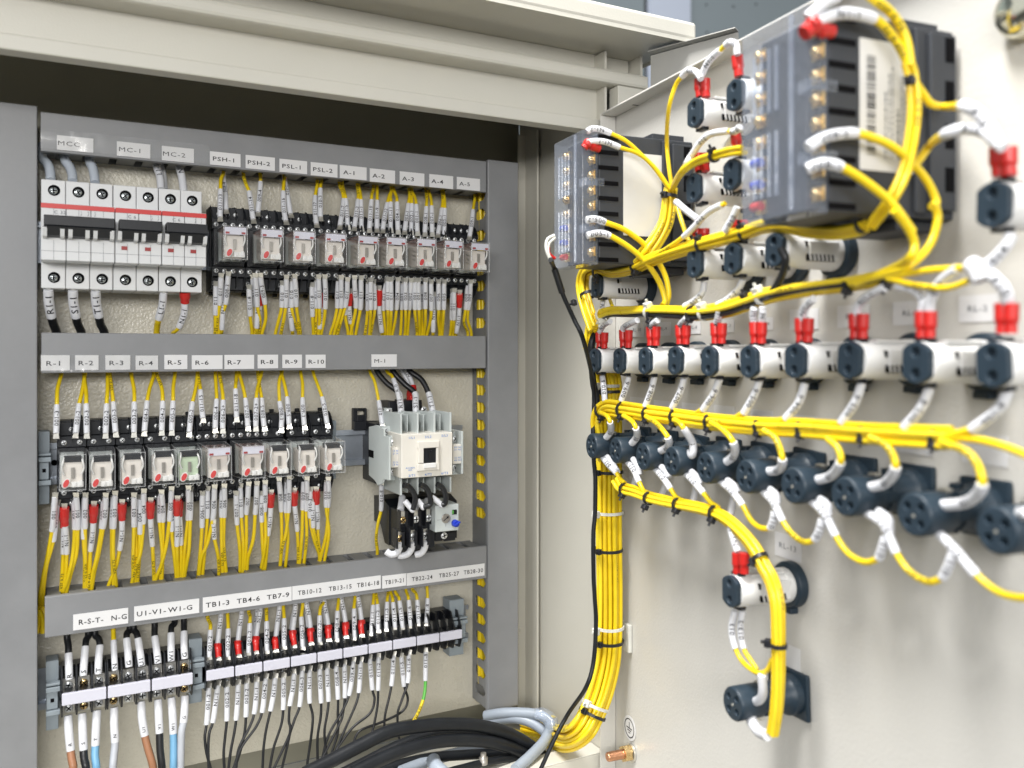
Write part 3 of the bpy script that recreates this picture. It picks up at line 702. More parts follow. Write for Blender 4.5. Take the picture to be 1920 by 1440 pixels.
def clamp(x0, x1, z, h0, h1, label, dep=.034):
    t = thing('end_clamp', label, 'end clamp', ((x0 + x1) / 2, PL, z - h0), 'grey end clamps on the rails')
    y = PL - dep
    b = MB(); b.box(x0, x1, y + .008, PL - .009, z - h0, z + h1)
    b.box(x0, x1 + .0012, y, y + .0078, z + .0055, z + .0095); b.box(x0, x1 + .0012, y, y + .0078, z - .0135, z - .0095)
    b.box(x0 + .0005, x1 - .0005, y + .002, y + .0078, z - .009, z + .005)
    b.box(x0, x1 + .0012, y + .001, y + .0078, z + .0105, z + .0125)
    part('clamp_body', b, 'clamp', t, .0005)
    b = MB(); xm = (x0 + x1) / 2; b.box(xm - .0013, xm + .0013, y + .0016, y + .0022, z - .003, z); part('screw_hole', b, 'slot', t)
    b = MB(); b.box(x0, x1, y + .0075, y + .0079, z + .014, z + h1 - .0005); part('clamp_face', b, 'clamp', t)
TBY = .80
clamp(px_x(86, .812), px_x(110, .812), TZ - .001, .028, .029, 'grey end clamp beside the R S T terminal blocks')
clamp(px_x(356, .812), px_x(381, .812), TZ, .028, .029, 'grey end clamp between the large and the small terminal blocks')
clamp(px_x(848, .812), px_x(868, .812) + .004, TZ + .001, .028, .029, 'grey end clamp closing the small terminal blocks beside the slotted duct')
clamp(px_x(72, .812), px_x(93, .812), RZ2 - .001, .03, .03, 'grey end clamp on the lower rail beside the R-1 socket')
clamp(px_x(618, .82), px_x(634, .82), RZ2, .028, .028, 'grey end clamp on the lower rail beside the R-10 socket', .026)

# ================================================================== TERMINAL BLOCKS
def block(x0, p, label, big, grp, no):
    t = thing('terminal_block', label, 'terminal block', (x0 + 1.5 * p, PL, TZ - .02), grp)
    y = PL - .043; hz = .0172 if big else .0158; st = .0048 if big else .0043
    x1 = x0 + 3 * p - .0004
    b = MB(); b.box(x0, x1, PL - .022, PL - .009, TZ - hz, TZ + hz + .004); b.box(x0, x1, y + .0035, PL - .0222, TZ - .0043, TZ + .0043)
    for k in range(4):
        xa = x0 + k * p - .0007; xb = xa + .0014 if k not in (0, 3) else xa + .0018
        if k == 3: xa -= .0006; xb = x1
        if k == 0: xa = x0; xb = x0 + .0011
        b.prism([(0, PL - .0224, TZ - hz - .001), (0, y + .006, TZ - hz + .001), (0, y + .002, TZ - .007), (0, y + .002, TZ + .007), (0, y + .008, TZ + hz - .001), (0, y + .012, TZ + hz + .005), (0, PL - .0224, TZ + hz + .005)], (xa, 0, 0), (xb, 0, 0))
    part('base', b, 'black2', t, .0003, 1)
    b = MB(); b.box(x0 + .0004, x1 - .0004, y, y + .0033, TZ - st, TZ + st); part('marker_strip', b, 'lpaper', t, .0005)
    for k in range(3):
        xc = x0 + (k + .5) * p
        for sg in (1, -1):
            zc = TZ + (.0064 if sg > 0 else -.0128); hw = p * .40
            b = MB(); b.box(xc - hw, xc + hw, PL - .0262, PL - .0224, zc - .0046, zc + .0052); b.box(xc - hw * .5, xc + hw * .5, PL - .0266, PL - .0263, zc + .0036, zc + .0046)
            part('clamp_plate', b, 'tin', t, .0003, 1)
            screws(t, [Vector((xc, PL - .0264, zc - .0004)) - Vector(t.location)], SCRG if big and (no + k) % 3 == 1 else (SCRB if big else SCRT))
bx0 = px_x(115, TBY); bp = (px_x(364, TBY) - bx0) / 9
for i, s in enumerate(('R, S and T', 'N, G and U1', 'V1, W1 and G')): block(bx0 + 3 * bp * i, bp, 'large black terminal block for the thick wires %s' % s, True, 'large terminal blocks', i)
sx0 = px_x(387, TBY); sp = (px_x(869.5, TBY) - sx0) / 30
for i in range(10): block(sx0 + 3 * sp * i, sp, 'small black terminal block with blank white strip for terminals TB%d-%d' % (3 * i + 1, 3 * i + 3), False, 'small three-way terminal blocks', i)
# ================================================================== CONTACTOR
def rb(mb, fr, x0, y0, x1, y1, Y, dep, mi=0):
    X0, X1, Z0, Z1 = rect(fr, x0, y0, x1, y1, Y)
    return mb.box(X0, X1, Y, Y + dep, Z0, Z1, mi)
def ptext(mb, s, fr, x, y, Y, hpx, wide=1.1):
    flat_text(mb, s, at(fr, x, y, Y - .0002), Vector((1, 0, 0)), Vector((0, 0, 1)), hpx / FR[fr][2] * Y / F / .95, wide)
CY = .748
t = thing('contactor', 'cream and grey motor contactor with a square coil window under the M-1 tag', 'contactor', at('C1', 1200, 1520, PL))
b = MB(); rb(b, 'C1', 917, 1036, 1491, 1524, CY, .05); part('front_cover', b, 'cream', t, .0006)
b = MB(); X0, X1, Z0, Z1 = rect('C1', 800, 960, 1500, 1540, .80); b.box(X0 - .014, X1 - .004, .8065, PL - .001, Z0 - .003, Z1 + .004)
part('base', b, 'black', t, .0008)
b = MB(); rb(b, 'C1', 385, 900, 640, 1000, .833, .008); rb(b, 'C1', 372, 752, 420, 1000, .838, .005); rb(b, 'C1', 505, 752, 528, 1000, .838, .005); rb(b, 'C1', 420, 752, 505, 780, .838, .005); rb(b, 'C1', 420, 830, 505, 1000, .838, .005)
part('mounting_ear', b, 'black', t, .0005)
# stepped side plate of the auxiliary contacts
xl0, xl1 = at('C1', 776, 1200, .75).x, at('C1', 795, 1200, .75).x
def zc(x, y, Y): return at('C1', x, y, Y).z
zz = [(.750, zc(790, 1075, .75)), (.764, zc(760, 1060, .764)), (.764, zc(690, 985, .772)), (.786, zc(640, 945, .786)), (.806, zc(530, 962, .806)), (.806, zc(530, 1505, .806)), (.79, zc(600, 1560, .79)), (.78, zc(670, 1620, .78)), (.768, zc(700, 1600, .768)), (.764, zc(770, 1545, .764)), (.750, zc(790, 1563, .75))]
b = MB(); b.prism([(0, y, z) for y, z in zz], (xl0, 0, 0), (xl1, 0, 0)); part('side_plate', b, 'lgrey', t, .0004, 1)
b = MB(); X, _, Z0, Z1 = rect('C1', 527, 1215, 590, 1295, .806); b.box(xl0 - .0004, xl0 + .0003, .792, .806, Z0, Z1); part('plate_notch', b, 'slot', t)
for (xa, ya, xb, yb, lab0, lab1, sc) in ((797, 1062, 914, 1562, 1200, 1420, ((830, 1138), (828, 1470))), (1494, 1012, 1613, 1497, 1160, 1378, ((1522, 1098), (1520, 1413)))):
    b = MB(); rb(b, 'C1', xa, ya, xb, yb, .772, .034)
    rb(b, 'C1', xb - 22, ya + 5, xb, yb - 5, .757, .015); part('auxiliary_block', b, 'lgrey', t, .0004)
    b = MB(); rb(b, 'C1', xa + 3, lab0, xb - 24, lab1, .757, .015); part('marking_plate', b, 'cream', t, .0004)
    screws(t, [at('C1', x, y, .7715) - Vector(t.location) for x, y in sc], SCRB)
b = MB(); rb(b, 'C1', 690, 960, 800, 1060, .785, .02); part('auxiliary_block', b, 'lgrey', t, .0004)
screws(t, [at('C1', 727, 1010, .7845) - Vector(t.location)], SCRB)
# terminal shrouds above and below
for (xs_, y0, y1, sy) in (((905, 1092, 1280, 1462), 815, 1034, 925), ((905, 1092, 1282, 1460), 1538, 1735, 1578)):
    b = MB()
    for k, x in enumerate(xs_):
        X0, X1, Z0, Z1 = rect('C1', x, y0 - 8 * k * (1 if y0 > 1200 else .6), x + 21, y1 - 12 * k * (1 if y0 > 1200 else 0), .757)
        if y0 > 1200: Z0, Z1 = Z0, at('C1', x, 1526, .757).z
        else: Z0 = at('C1', x, 1050, .757).z
        b.box(X0, X1, .757, .806, Z0, Z1)
        if k < 3: b.box(X1 + .004, X1 + .0048, .770, .79, Z0, Z1 - .002); b.box(X1 + .009, X1 + .0098, .768, .79, Z0, Z1 - .002)
    X0, _, Z0, Z1 = rect('C1', 905, y0 + 20, 920, y1 - 20, .757); X1 = at('C1', 1470, 900, .757).x
    b.box(X0 + .0005, X1, .792, .8062, Z0, Z1)
    part('terminal_shroud', b, 'lgrey', t, .0004, 1)
    screws(t, [at('C1', x, sy - 4 * i, .786) - Vector(t.location) for i, x in enumerate((950, 1138, 1325))], SCRG if 0 else SCRB)
    b = MB()
    for i, x in enumerate((950, 1138, 1325)): q = at('C1', x, sy - 4 * i, .787); b.box(q.x - .0045, q.x + .0045, .7865, .792, q.z - .0052, q.z + .0052)
    part('terminal_plate', b, 'tin', t, .0003)
b = MB(); rb(b, 'C1', 1100, 1125, 1345, 1200, CY - .003, .003); rb(b, 'C1', 1100, 1372, 1345, 1455, CY - .003, .003); rb(b, 'C1', 1110, 1200, 1168, 1372, CY - .003, .003); rb(b, 'C1', 1312, 1200, 1338, 1372, CY - .003, .003); part('coil_window', b, 'cream', t, .0005)
b = MB(); rb(b, 'C1', 1172, 1372, 1308, 1425, CY - .0045, .0014); part('window_latch', b, 'white', t, .0004)
b = MB(); rb(b, 'C1', 1169, 1201, 1311, 1371, CY - .0012, .001); part('coil_armature', b, 'black', t)
b = MB(); rb(b, 'C1', 1222, 1228, 1262, 1318, CY - .0020, .0006); part('armature_stud', b, 'black2', t)
tb = MB()
for s, x, y in (('1/L1', 1032, 1085), ('3/L2', 1217, 1075), ('5/L3', 1402, 1060), ('2/T1', 1032, 1509), ('4/T2', 1218, 1498), ('6/T3', 1402, 1482)): ptext(tb, s, 'C1', x, y, CY, 26)
ptext(tb, 'AC240V', 'C1', 1016, 1424, CY, 18); ptext(tb, '60A', 'C1', 1016, 1448, CY, 16)
for s, x, y in (('13 NO', 862, 1232), ('21 NC', 862, 1262), ('22 NC', 862, 1360), ('14 NO', 862, 1388)): ptext(tb, s, 'C1', x, y, .757, 19)
for s, x, y in (('43 NO', 1552, 1190), ('31 NC', 1552, 1218), ('32 NC', 1552, 1308), ('44 NO', 1552, 1336)): ptext(tb, s, 'C1', x, y, .757, 19)
part('lettering', tb, 'inkblue', t)
b = MB(); rb(b, 'C1', 770, 675, 872, 825, .815, .028); rb(b, 'C1', 945, 662, 1150, 820, .815, .028); rb(b, 'C1', 872, 700, 945, 825, .818, .025); part('coil_terminal_block', b, 'black', t, .001)
b = MB(); rb(b, 'C1', 726, 752, 812, 832, .812, .02); part('coil_terminal', b, 'lgrey', t, .0005); screws(t, [at('C1', 775, 790, .8115) - Vector(t.location), at('C1', 1168, 770, .8115) - Vector(t.location)], SCRB)

# ---- overload relay
OY = .768
t = thing('overload_relay', 'black overload relay with grey dial plate and blue reset knob below the contactor', 'overload relay', at('C2', 1080, 1020, PL))
b = MB(); X0, X1, Z0, Z1 = rect('C2', 905, 575, 1292, 1020, OY + .004); b.box(X0, X1, OY + .004, .80, Z0, Z1)
zb1 = at('C2', 520, 425, .84).z; zb0 = at('C2', 530, 712, .84).z; xr_ = at('C2', 1540, 700, .80).x
b.prism([(0, .80, Z0), (0, .80, Z1), (0, .815, zb1), (0, PL - .001, zb1), (0, PL - .001, zb0), (0, .825, zb0), (0, .812, Z0)], (X0 - .001, 0, 0), (xr_, 0, 0))
part('body', b, 'black', t, .0008)
for k, (xu, yu, xl, yl) in enumerate(((933, 690, 897, 900), (1080, 680, 1040, 880), (1220, 665, 1183, 865))):
    b = MB(); rb(b, 'C2', xl - 34, 800 - 10 * k, xl - 16, 1020 - 14 * k, OY - .008, .0118); rb(b, 'C2', xu - 32, 585 - 10 * k, xu - 20, 790 - 10 * k, OY - .004, .0078)
    rb(b, 'C2', xu + 28, 590 - 10 * k, xu + 62, 760 - 10 * k, OY - .0005, .0042); rb(b, 'C2', xl + 26, 830 - 14 * k, xl + 60, 1000 - 14 * k, OY - .003, .0068)
    part('terminal_barrier', b, 'black2', t, .0005)
    b = MB(); q = at('C2', xu, yu, OY); b.box(q.x - .003, q.x + .003, OY + .001, OY + .0038, q.z - .004, q.z + .008); q = at('C2', xl, yl, OY); b.box(q.x - .003, q.x + .003, OY + .001, OY + .0038, q.z - .007, q.z + .006); part('terminal_plate', b, 'tin', t, .0004)
    screws(t, [at('C2', xu, yu, OY + .0006) - Vector(t.location), at('C2', xl, yl, OY + .0006) - Vector(t.location)], SCRG if k == 0 else SCRB)
b = MB(); rb(b, 'C2', 1298, 518, 1562, 818, .758, .04); part('dial_plate', b, 'lgrey', t, .0008)
q = at('C2', 1415, 672, .758)
b = MB(); b.lathe(q, (0, -1, 0), [(-.001, .0044), (.0008, .0044), (.001, .004)], 24); part('dial', b, 'armature', t)
b = MB(); T = Matrix.Translation(q + Vector((0, -.0011, 0))) @ Matrix.Rotation(-.6, 4, 'Y'); b.box(-.0032, .0032, -.0003, .0001, -.0003, .0003, 0, T); b.box(.0012, .0022, -.0003, .0001, -.001, .001, 0, T); part('dial_pointer', b, 'ink', t)
b = MB(); rb(b, 'C2', 1316, 688, 1358, 692, .7578, .0003); rb(b, 'C2', 1413, 735, 1417, 765, .7578, .0003); part('scale_marks', b, 'inkgrey', t)
b = MB(); rb(b, 'C2', 1488, 574, 1540, 628, .7575, .0006); part('trip_window', b, 'black2', t)
b = MB(); rb(b, 'C2', 1490, 582, 1503, 622, .757, .0004); part('trip_flag', b, 'green', t)
q = at('C2', 1515, 724, .758); b = MB()
b.lathe(q, (0, -1, 0), [(0, .0035), (.004, .0033), (.005, .0028)], 16); T = Matrix.Translation(q) @ Matrix.Rotation(-.5, 4, 'Y'); b.box(-.0036, .0036, -.0062, -.004, -.0009, .0009, 0, T); part('reset_knob', b, 'bknob', t, .0003)
b = MB(); rb(b, 'C2', 1400, 825, 1525, 925, .79, .03); rb(b, 'C2', 1296, 825, 1380, 930, .785, .03); part('contact_block', b, 'black', t, .0008); screws(t, [at('C2', 1395, 865, .7845) - Vector(t.location)], SCRB)

# ================================================================== WIRES ON THE PLATE
UPX = ('start', (0, .004, .012)); DNX = ('end', (0, .006, -.013))
GT = 'wires dropping from the upper duct to the upper relays'; GB = 'wires leaving the upper relays downwards'
def top(fr, spec, text, ref, back=False, kind='yellow', g=GT, lug=True, **k):
    d = (.829, .806 if back else .8)
    wire(fr, spec, text, ('%s wire in white sleeve marked %s into the top of %s' % (kind, text, ref)), at, d, ext=UPX, lug='end' if lug else None, group=g, **k)
for spec, text, ref, back in (
    ('y134,285 118,330 115,398 s112,575', '011-13', 'PSH-1', 0), ('s133,322 144,420 150,530', '008-4', 'PSH-1', 1), ('y262,300 278,360 298,410 s312,500 325,590', '011-14', 'PSH-2', 0), ('y372,318 372,350 s366,440 355,545', '009-4', 'PSH-2', 1),
    ('y525,318 522,360 518,410 s522,520 535,600', '011-16', 'PSL-1', 0), ('s528,345 545,430 565,555', '010-1', 'PSL-1', 1), ('y737,355 724,440 s722,530 732,620', '011-17', 'PSL-2', 0), ('y764,348 757,392 s757,575', '010-3', 'PSL-2', 1),
    ('y880,365 897,410 905,460 s897,540 882,630', '011-7', 'A-1', 0), ('y900,375 912,420 920,458 s932,630', '011-5', 'A-1', 1), ('y995,372 1000,420 998,465 s990,540 975,640', '011-3', 'A-1', 0), ('y1004,375 1014,420 1018,465 s1020,640', '011-1', 'A-1', 1),
    ('y1098,385 1088,425 1085,465 s1072,650', '011-10', 'A-2', 0), ('y1122,385 1122,470 s1120,650', '011-9', 'A-2', 0), ('y1215,395 1200,435 1187,485 s1170,570 1158,655', '011-12', 'A-2', 0), ('y1212,396 1208,440 1210,480 s1208,650', '011-11', 'A-2', 1), ('y1228,395 1246,440 1250,480 s1255,660', '004-1', 'A-3', 0),
    ('y1328,405 1330,440 1322,490 s1310,580 1298,665', '003-1', 'A-3', 0), ('y1333,405 1342,445 1345,490 s1340,665', '002-1', 'A-3', 1), ('y1346,405 1366,450 1373,495 s1380,670', '001-1', 'A-3', 0), ('y1437,410 1441,460 1438,510 s1428,675', '008-1', 'A-4', 0), ('y1456,410 1468,455 1472,505 s1475,675', '007-1', 'A-4', 0),
    ('y1542,425 1543,470 1538,520 s1525,610 1512,685', '006-1', 'A-4', 0), ('y1550,425 1556,470 1557,520 s1550,690', '005-1', 'A-4', 1), ('y1750,440 1744,490 1738,530 s1730,610 1715,700', '009-1', 'A-5', 0)):
    top('Z2', spec, text, 'the %s socket' % ref, bool(back))
def bot(fr, spec, text, ref, back=0, kind='yellow', g=GB, dn=True, down=False, pos=.5, **k):
    d0 = .800 + .006 * back
    wire(fr, spec, text, ('%s wire in white sleeve marked %s below %s' % (kind, text, ref)) if text else ('%s wire from the bottom of %s, plain white sleeve' % (kind, ref)), at, (d0, .828), ext=DNX if dn else None, lug='start', group=g, down=down, pos=pos, **k)
def redb(fr, spec, text, ref, back=0, g=GB, dn=True, **k):
    wire(fr, spec, text, 'wire with red boot and white sleeve marked %s below %s' % (text, ref), at, (.802 + .006 * back, .828), ext=DNX if dn else None, group=g, lug='start', **k)
for spec, text, ref, back in (
    ('s118,960 114,1050 108,1135 y95,1230 88,1322', '011', 'PSH-1', 0), ('s85,1015 82,1200 y80,1322', '011', 'PSH-1', 1.6), ('s164,950 157,1040 148,1130 y120,1220 102,1322', '008-3', 'PSH-1', 0), ('s140,1010 130,1150 124,1295 y120,1322', 'N1-1', 'PSH-1', 2),
    ('s298,1035 305,1205 y318,1322', '011-8', 'PSH-2', 1.2), ('s322,970 330,1060 338,1145 y338,1322', '011', 'PSH-2', 1), ('s338,960 346,1050 352,1145 y368,1240 362,1322', '011', 'PSH-2', 0), ('s372,958 384,1040 400,1130 y405,1230 382,1322', '009-3', 'PSH-2', 0), ('s356,1020 352,1150 348,1285 y350,1322', 'N1-1', 'PSH-2', 2),
    ('s512,1010 508,1150 y488,1240 468,1322', '010', 'PSL-1', 1), ('s538,970 538,1060 533,1150 y520,1240 503,1322', '011', 'PSL-1', 0), ('s572,985 572,1150 y590,1240 618,1322', '010', 'PSL-1', 1), ('s592,965 600,1060 602,1145 y615,1230 628,1322', '010', 'PSL-1', 0), ('s552,1060 562,1180 576,1300 y578,1322', 'N1-1', 'PSL-1', 2),
    ('s702,1020 706,1210 y712,1322', '011-8', 'PSL-2', 1.4), ('s732,985 730,1155 y724,1322', '011', 'PSL-2', 1), ('s745,968 748,1060 750,1155 y752,1240 745,1322', '011', 'PSL-2', 0), ('s785,968 790,1060 788,1160 y780,1240 763,1322', '010-1', 'PSL-2', 0),
    ('s872,985 866,1070 864,1155 y845,1250 822,1322', '011', 'A-1', 1), ('s890,972 890,1060 890,1155 y868,1250 846,1322', '011', 'A-1', 0), ('s930,985 928,1070 916,1150 y890,1240 868,1322', '011', 'A-1', 0), ('s975,972 980,1060 985,1155 y968,1250 952,1322', '011', 'A-1', 0), ('s1018,975 1018,1070 1014,1165 y998,1250 985,1322', '011', 'A-1', 0), ('s912,1050 915,1200 y935,1322', 'N1-1', 'A-1', 2.2),
    ('s1062,1000 1060,1170 y1045,1322', '011', 'A-2', 1), ('s1080,990 1080,1165 y1078,1240 1072,1322', '011', 'A-2', 0), ('s1102,1000 1106,1165 y1095,1240 1080,1322', '011', 'A-2', 1), ('s1168,995 1165,1170 y1170,1322', '011', 'A-2', 1), ('s1190,985 1190,1165 y1192,1240 1190,1322', '011', 'A-2', 0), ('s1210,985 1212,1170 y1210,1250 1204,1322', '011', 'A-2', 0),
    ('s1254,985 1252,1080 1246,1165 y1235,1250 1220,1322', '004', 'A-3', 0), ('s1282,1000 1280,1165 y1272,1322', '003', 'A-3', 1), ('s1303,990 1305,1165 y1305,1250 1300,1322', '003', 'A-3', 0), ('s1338,990 1335,1080 1330,1165 y1322,1250 1318,1322', '002', 'A-3', 0), ('s1366,990 1364,1165 y1372,1250 1378,1322', '001', 'A-3', 0), ('s1386,990 1390,1165 y1394,1250 1396,1322', '001', 'A-3', 0), ('s1412,1010 1410,1160 y1410,1322', '008', 'A-3', 1.2),
    ('s1432,990 1432,1160 y1432,1250 1424,1322', '008', 'A-4', 0), ('s1468,1000 1470,1170 y1462,1250 1444,1322', '007', 'A-4', 0), ('s1484,1080 1482,1310 y1480,1322', 'N1-1', 'A-4', 2), ('s1516,1000 1517,1165 y1515,1240 1522,1322', '006', 'A-4', 0), ('s1552,1000 1550,1165 y1545,1250 1540,1322', '005', 'A-4', 0), ('s1530,1010 1530,1165 y1528,1322', '006', 'A-4', 1.2),
    ('s1606,1060 1600,1230 y1592,1322', '011', 'A-5', 1), ('s1616,1055 1615,1230 y1612,1322', '011', 'A-5', 0), ('s1702,1010 1690,1165 y1680,1250 1705,1322', '009', 'A-5', 1), ('s1722,1000 1718,1090 1708,1165 y1705,1240 1728,1322', '009', 'A-5', 0)):
    bot('Z2', spec, text, 'the %s socket' % ref, back)
for spec, ref, back in (('r945,1060 942,1140 s945,1200 952,1255 y960,1322', 'A-1', 1.6), ('r1135,1040 1133,1140 s1140,1220 1152,1312 y1154,1322', 'A-2', 1.4), ('r1650,1065 1650,1150 s1645,1230 1632,1315 y1630,1324', 'A-5', 0), ('r768,1040 765,1150 s760,1200 752,1290 y750,1322', 'PSL-2', 2.2), ('r366,1040 368,1140 s366,1180 360,1270 y358,1322', 'PSH-2', 2.2)):
    redb('Z2', spec, 'N1-1', 'the %s socket' % ref, back)
GT2 = 'wires dropping from the middle duct to the lower relays'; GB2 = 'wires leaving the lower relays downwards'
for spec, text, ref, back in (
    ('y155,228 135,310 132,395 s128,545', '001-3', 'R-1', 0), ('y280,228 266,320 250,390 s240,470 232,545', '001-2', 'R-1', 0), ('y276,240 286,320 288,390 s290,545', '002-3', 'R-2', 0), ('y400,226 400,310 395,390 s390,545', '002-2', 'R-2', 0), ('y412,230 422,310 430,380 s436,460 443,540', '003-3', 'R-3', 0),
    ('y525,226 540,310 542,380 s540,540', '003-2', 'R-3', 0), ('y645,230 622,310 610,375 s602,460 595,535', '004-3', 'R-4', 0), ('y660,226 686,300 692,375 s687,530', '004-2', 'R-4', 0), ('y757,226 748,300 747,375 s740,530', '005-3', 'R-5', 0), ('y876,224 866,310 850,380 s840,460 833,540', '005-2', 'R-5', 0),
    ('y878,230 888,280 892,315 s898,400 905,465', '011-15', 'R-6', 1), ('y970,222 975,300 978,365 s972,450 970,520', '006-4', 'R-6', 0), ('y992,222 1005,300 1012,370 s1010,520', '006-2+', 'R-6', 0), ('y1083,222 1080,270 1078,310 s1083,460', '011-18', 'R-7', 1), ('y1097,222 1115,290 1130,360 s1138,440 1143,510', '007-5', 'R-7', 0),
    ('y1215,222 1195,300 1188,360 s1185,510', '007-2+', 'R-7', 0), ('y1196,226 1206,300 1216,360 s1222,440 1230,510', '008-5', 'R-8', 0)):
    top('Z3', spec, text, 'the %s socket' % ref, bool(back), g=GT2)
for spec, text, ref in (('y148,166 130,230 133,340 s145,410 142,490', '008-3', 'R-8'), ('y142,172 160,240 175,315 s182,400 186,470', '009-5', 'R-9'), ('y250,165 262,240 262,320 s266,400 272,475', '009-3', 'R-9'), ('y320,168 345,240 372,315 s388,390 400,465', '010-5', 'R-10')):
    top('Z4', spec, text, 'the %s socket' % ref, g=GT2, down=text.startswith('00'))
top('Z4', 'y640,168 668,230 690,335 s700,400 710,468', '010', 'the contactor', g='wires dropping to the contactor')
for spec, text in (('k680,165 735,235 798,285 s812,350 818,420', 'R1-1'), ('k770,165 830,235 892,290 s897,350 900,420', 'S1-1'), ('k865,165 930,215 970,290 s985,350 998,410', 'T1-1')):
    top('Z4', spec, text, 'the contactor', kind='thick black', g='wires dropping to the contactor', r=.0029, rs=.0032, lug=False)
top('Z4', 'y735,166 760,190 772,212 s790,260 806,330', 'R-0', 'the contactor', back=True, g='wires dropping to the contactor', lug=False)
wire('Z4', 's845,165 868,210 882,252 r880,290 872,335', 'N1-1', 'white sleeved wire with red boot behind the black contactor wires', at, (.834, .82), ext=UPX)
wire('Z4', 's822,168 850,215 872,258 r866,300 862,335', None, 'plain white wire with red boot behind the black wire marked S1-1', at, (.838, .826), ext=UPX)
bot('Z4', 's705,805 706,880 704,950 y685,1030 676,1110 683,1190', '010-8', 'the contactor', g=None, pos=.6)
for i, spec in enumerate(('k940,300 1000,315 1062,400 1070,480 1042,570 S1038,572 1000,530 955,475', 'k1130,292 1195,330 1236,420 1240,515 1165,545 S1160,542 1130,510 1095,465', 'k1318,285 1380,330 1416,420 1408,500 1372,520 S1368,518 1310,470 1255,430')):
    segs = spec
    wire('C2', segs.replace('S', 's'), None, 'short black loop with white end between contactor and overload relay, %s' % ('below 2/T1', 'below 4/T2', 'below 6/T3')[i], at, (.7485, .757), r=.0026, rs=.0027, group='black loops under the contactor')
for i, spec in enumerate(('s925,430 918,500 905,585', 's1085,480 1080,540 1065,610', 's1205,470 1195,520 1190,560')):
    wire('C2', spec, None, 'white sleeve entering the top of the overload relay, %s' % ('first column', 'second column', 'third column')[i], at, (.785, .772), rs=.0034, group='white sleeves into the overload relay', cat='wire')
for i, spec in enumerate(('s888,940 890,1010 855,1065 795,1075 742,1040', 's1034,940 1030,1010 990,1068 935,1090 880,1088', 's1182,925 1178,1000 1140,1060 1070,1080')):
    wire('C2', spec, None, 'bent white sleeve leaving the overload relay bottom, %s column' % ('first', 'second', 'third')[i], at, (.768, .776), rs=.0032, group='bent white sleeves under the overload relay')
for spec, text, ref, back in (
    ('s122,880 116,970 106,1060 y85,1180 58,1310 42,1412', '001', 'R-1', 0), ('s134,920 124,1010 112,1115 y80,1230 66,1320 58,1405', '001', 'R-1', 1), ('s234,880 240,960 242,1050 y235,1180 205,1290 182,1388', '001', 'R-1', 0), ('s222,890 226,1050 y215,1200 188,1320 168,1385', '001', 'R-1', 1),
    ('s283,880 281,1045 y283,1200 288,1360', '002', 'R-2', 0), ('s277,890 274,1100 y280,1220 278,1355', '002', 'R-2', 1), ('s390,880 387,960 376,1045 y355,1170 330,1280 315,1382', '002', 'R-2', 0), ('s378,900 368,1045 y345,1190 322,1290 308,1375', '002', 'R-2', 1),
    ('s440,870 438,960 432,1045 y430,1180 438,1280 446,1352', '003', 'R-3', 0), ('s430,880 424,1045 y424,1200 432,1350', '003', 'R-3', 1), ('s540,880 540,1035 y536,1180 535,1322', '003', 'R-3', 0), ('s553,890 550,1035 y552,1180 548,1315', '003', 'R-3', 1),
    ('s592,858 592,940 590,1020 y575,1170 552,1250 530,1332', '004', 'R-4', 0), ('s570,890 572,1075 y568,1200 560,1312', '004', 'R-4', 1), ('s686,862 692,940 694,1010 y692,1180 688,1310', '004', 'R-4', 0), ('s676,866 676,1010 y690,1180 680,1305', '004', 'R-4', 1),
    ('s738,845 736,920 728,1005 y712,1130 685,1240 655,1320', '005', 'R-5', 0), ('s828,840 830,920 826,1000 y810,1150 800,1310', '005', 'R-5', 0), ('s840,850 838,1000 y832,1150 818,1240 808,1300', '005', 'R-5', 1), ('s745,900 740,1060 y752,1180 764,1302', '005', 'R-5', 1.4),
    ('s902,870 900,1040 y892,1160 882,1280', '006-1', 'R-6', 1), ('s930,845 928,990 y918,1130 905,1275', '011', 'R-6', 1), ('s966,835 964,910 958,995 y930,1120 898,1200 885,1290', '006', 'R-6', 0), ('s960,1020 966,1100 y985,1190 990,1275', 'N1-1', 'R-6', 2), ('s1018,830 1020,910 1018,985 y1015,1130 1028,1285', '006', 'R-6', 0), ('s1005,840 1003,985 y1005,1150 1010,1280', '006', 'R-6', 1),
    ('s1080,870 1086,1025 y1100,1150 1102,1262', '007-1', 'R-7', 1), ('s1103,830 1108,985 y1118,1130 1116,1265', '011', 'R-7', 1), ('s1146,820 1142,900 1135,970 y1135,1130 1122,1266', '007', 'R-7', 0), ('s1190,818 1188,900 1182,970 y1172,1100 1145,1200 1138,1278', '007', 'R-7', 0),
    ('s1216,870 1216,1010 y1220,1130 1226,1250', '008-1', 'R-8', 1), ('s1234,812 1236,890 1232,955 y1238,1080 1228,1180 1215,1252', '008', 'R-8', 0)):
    bot('Z3', spec, text, 'the %s socket' % ref, back, g=GB2)
for spec, ref, back in (('r172,938 175,1030 s182,1100 184,1180 y180,1280 166,1385', 'R-1', 0), ('r168,950 170,1040 s168,1110 166,1180 y160,1290 154,1385', 'R-1', 1.4), ('r328,925 325,1012 s320,1090 310,1165 y305,1280 300,1382', 'R-2', 0), ('r477,915 477,1000 s476,1080 464,1160 y445,1250 405,1352', 'R-3', 0),
    ('r628,905 628,990 s632,1060 638,1138 y642,1220 646,1312', 'R-4', 0), ('r770,895 768,975 s770,1060 768,1138 y770,1220 776,1302', 'R-5', 0), ('r778,905 780,980 s786,1060 788,1132 y790,1220 788,1296', 'R-5', 1), ('r1265,862 1264,932 s1260,1010 1250,1082 y1244,1160 1235,1250', 'R-8', .5)):
    redb('Z3', spec, 'N1-1', 'the %s socket' % ref, back, g=GB2)
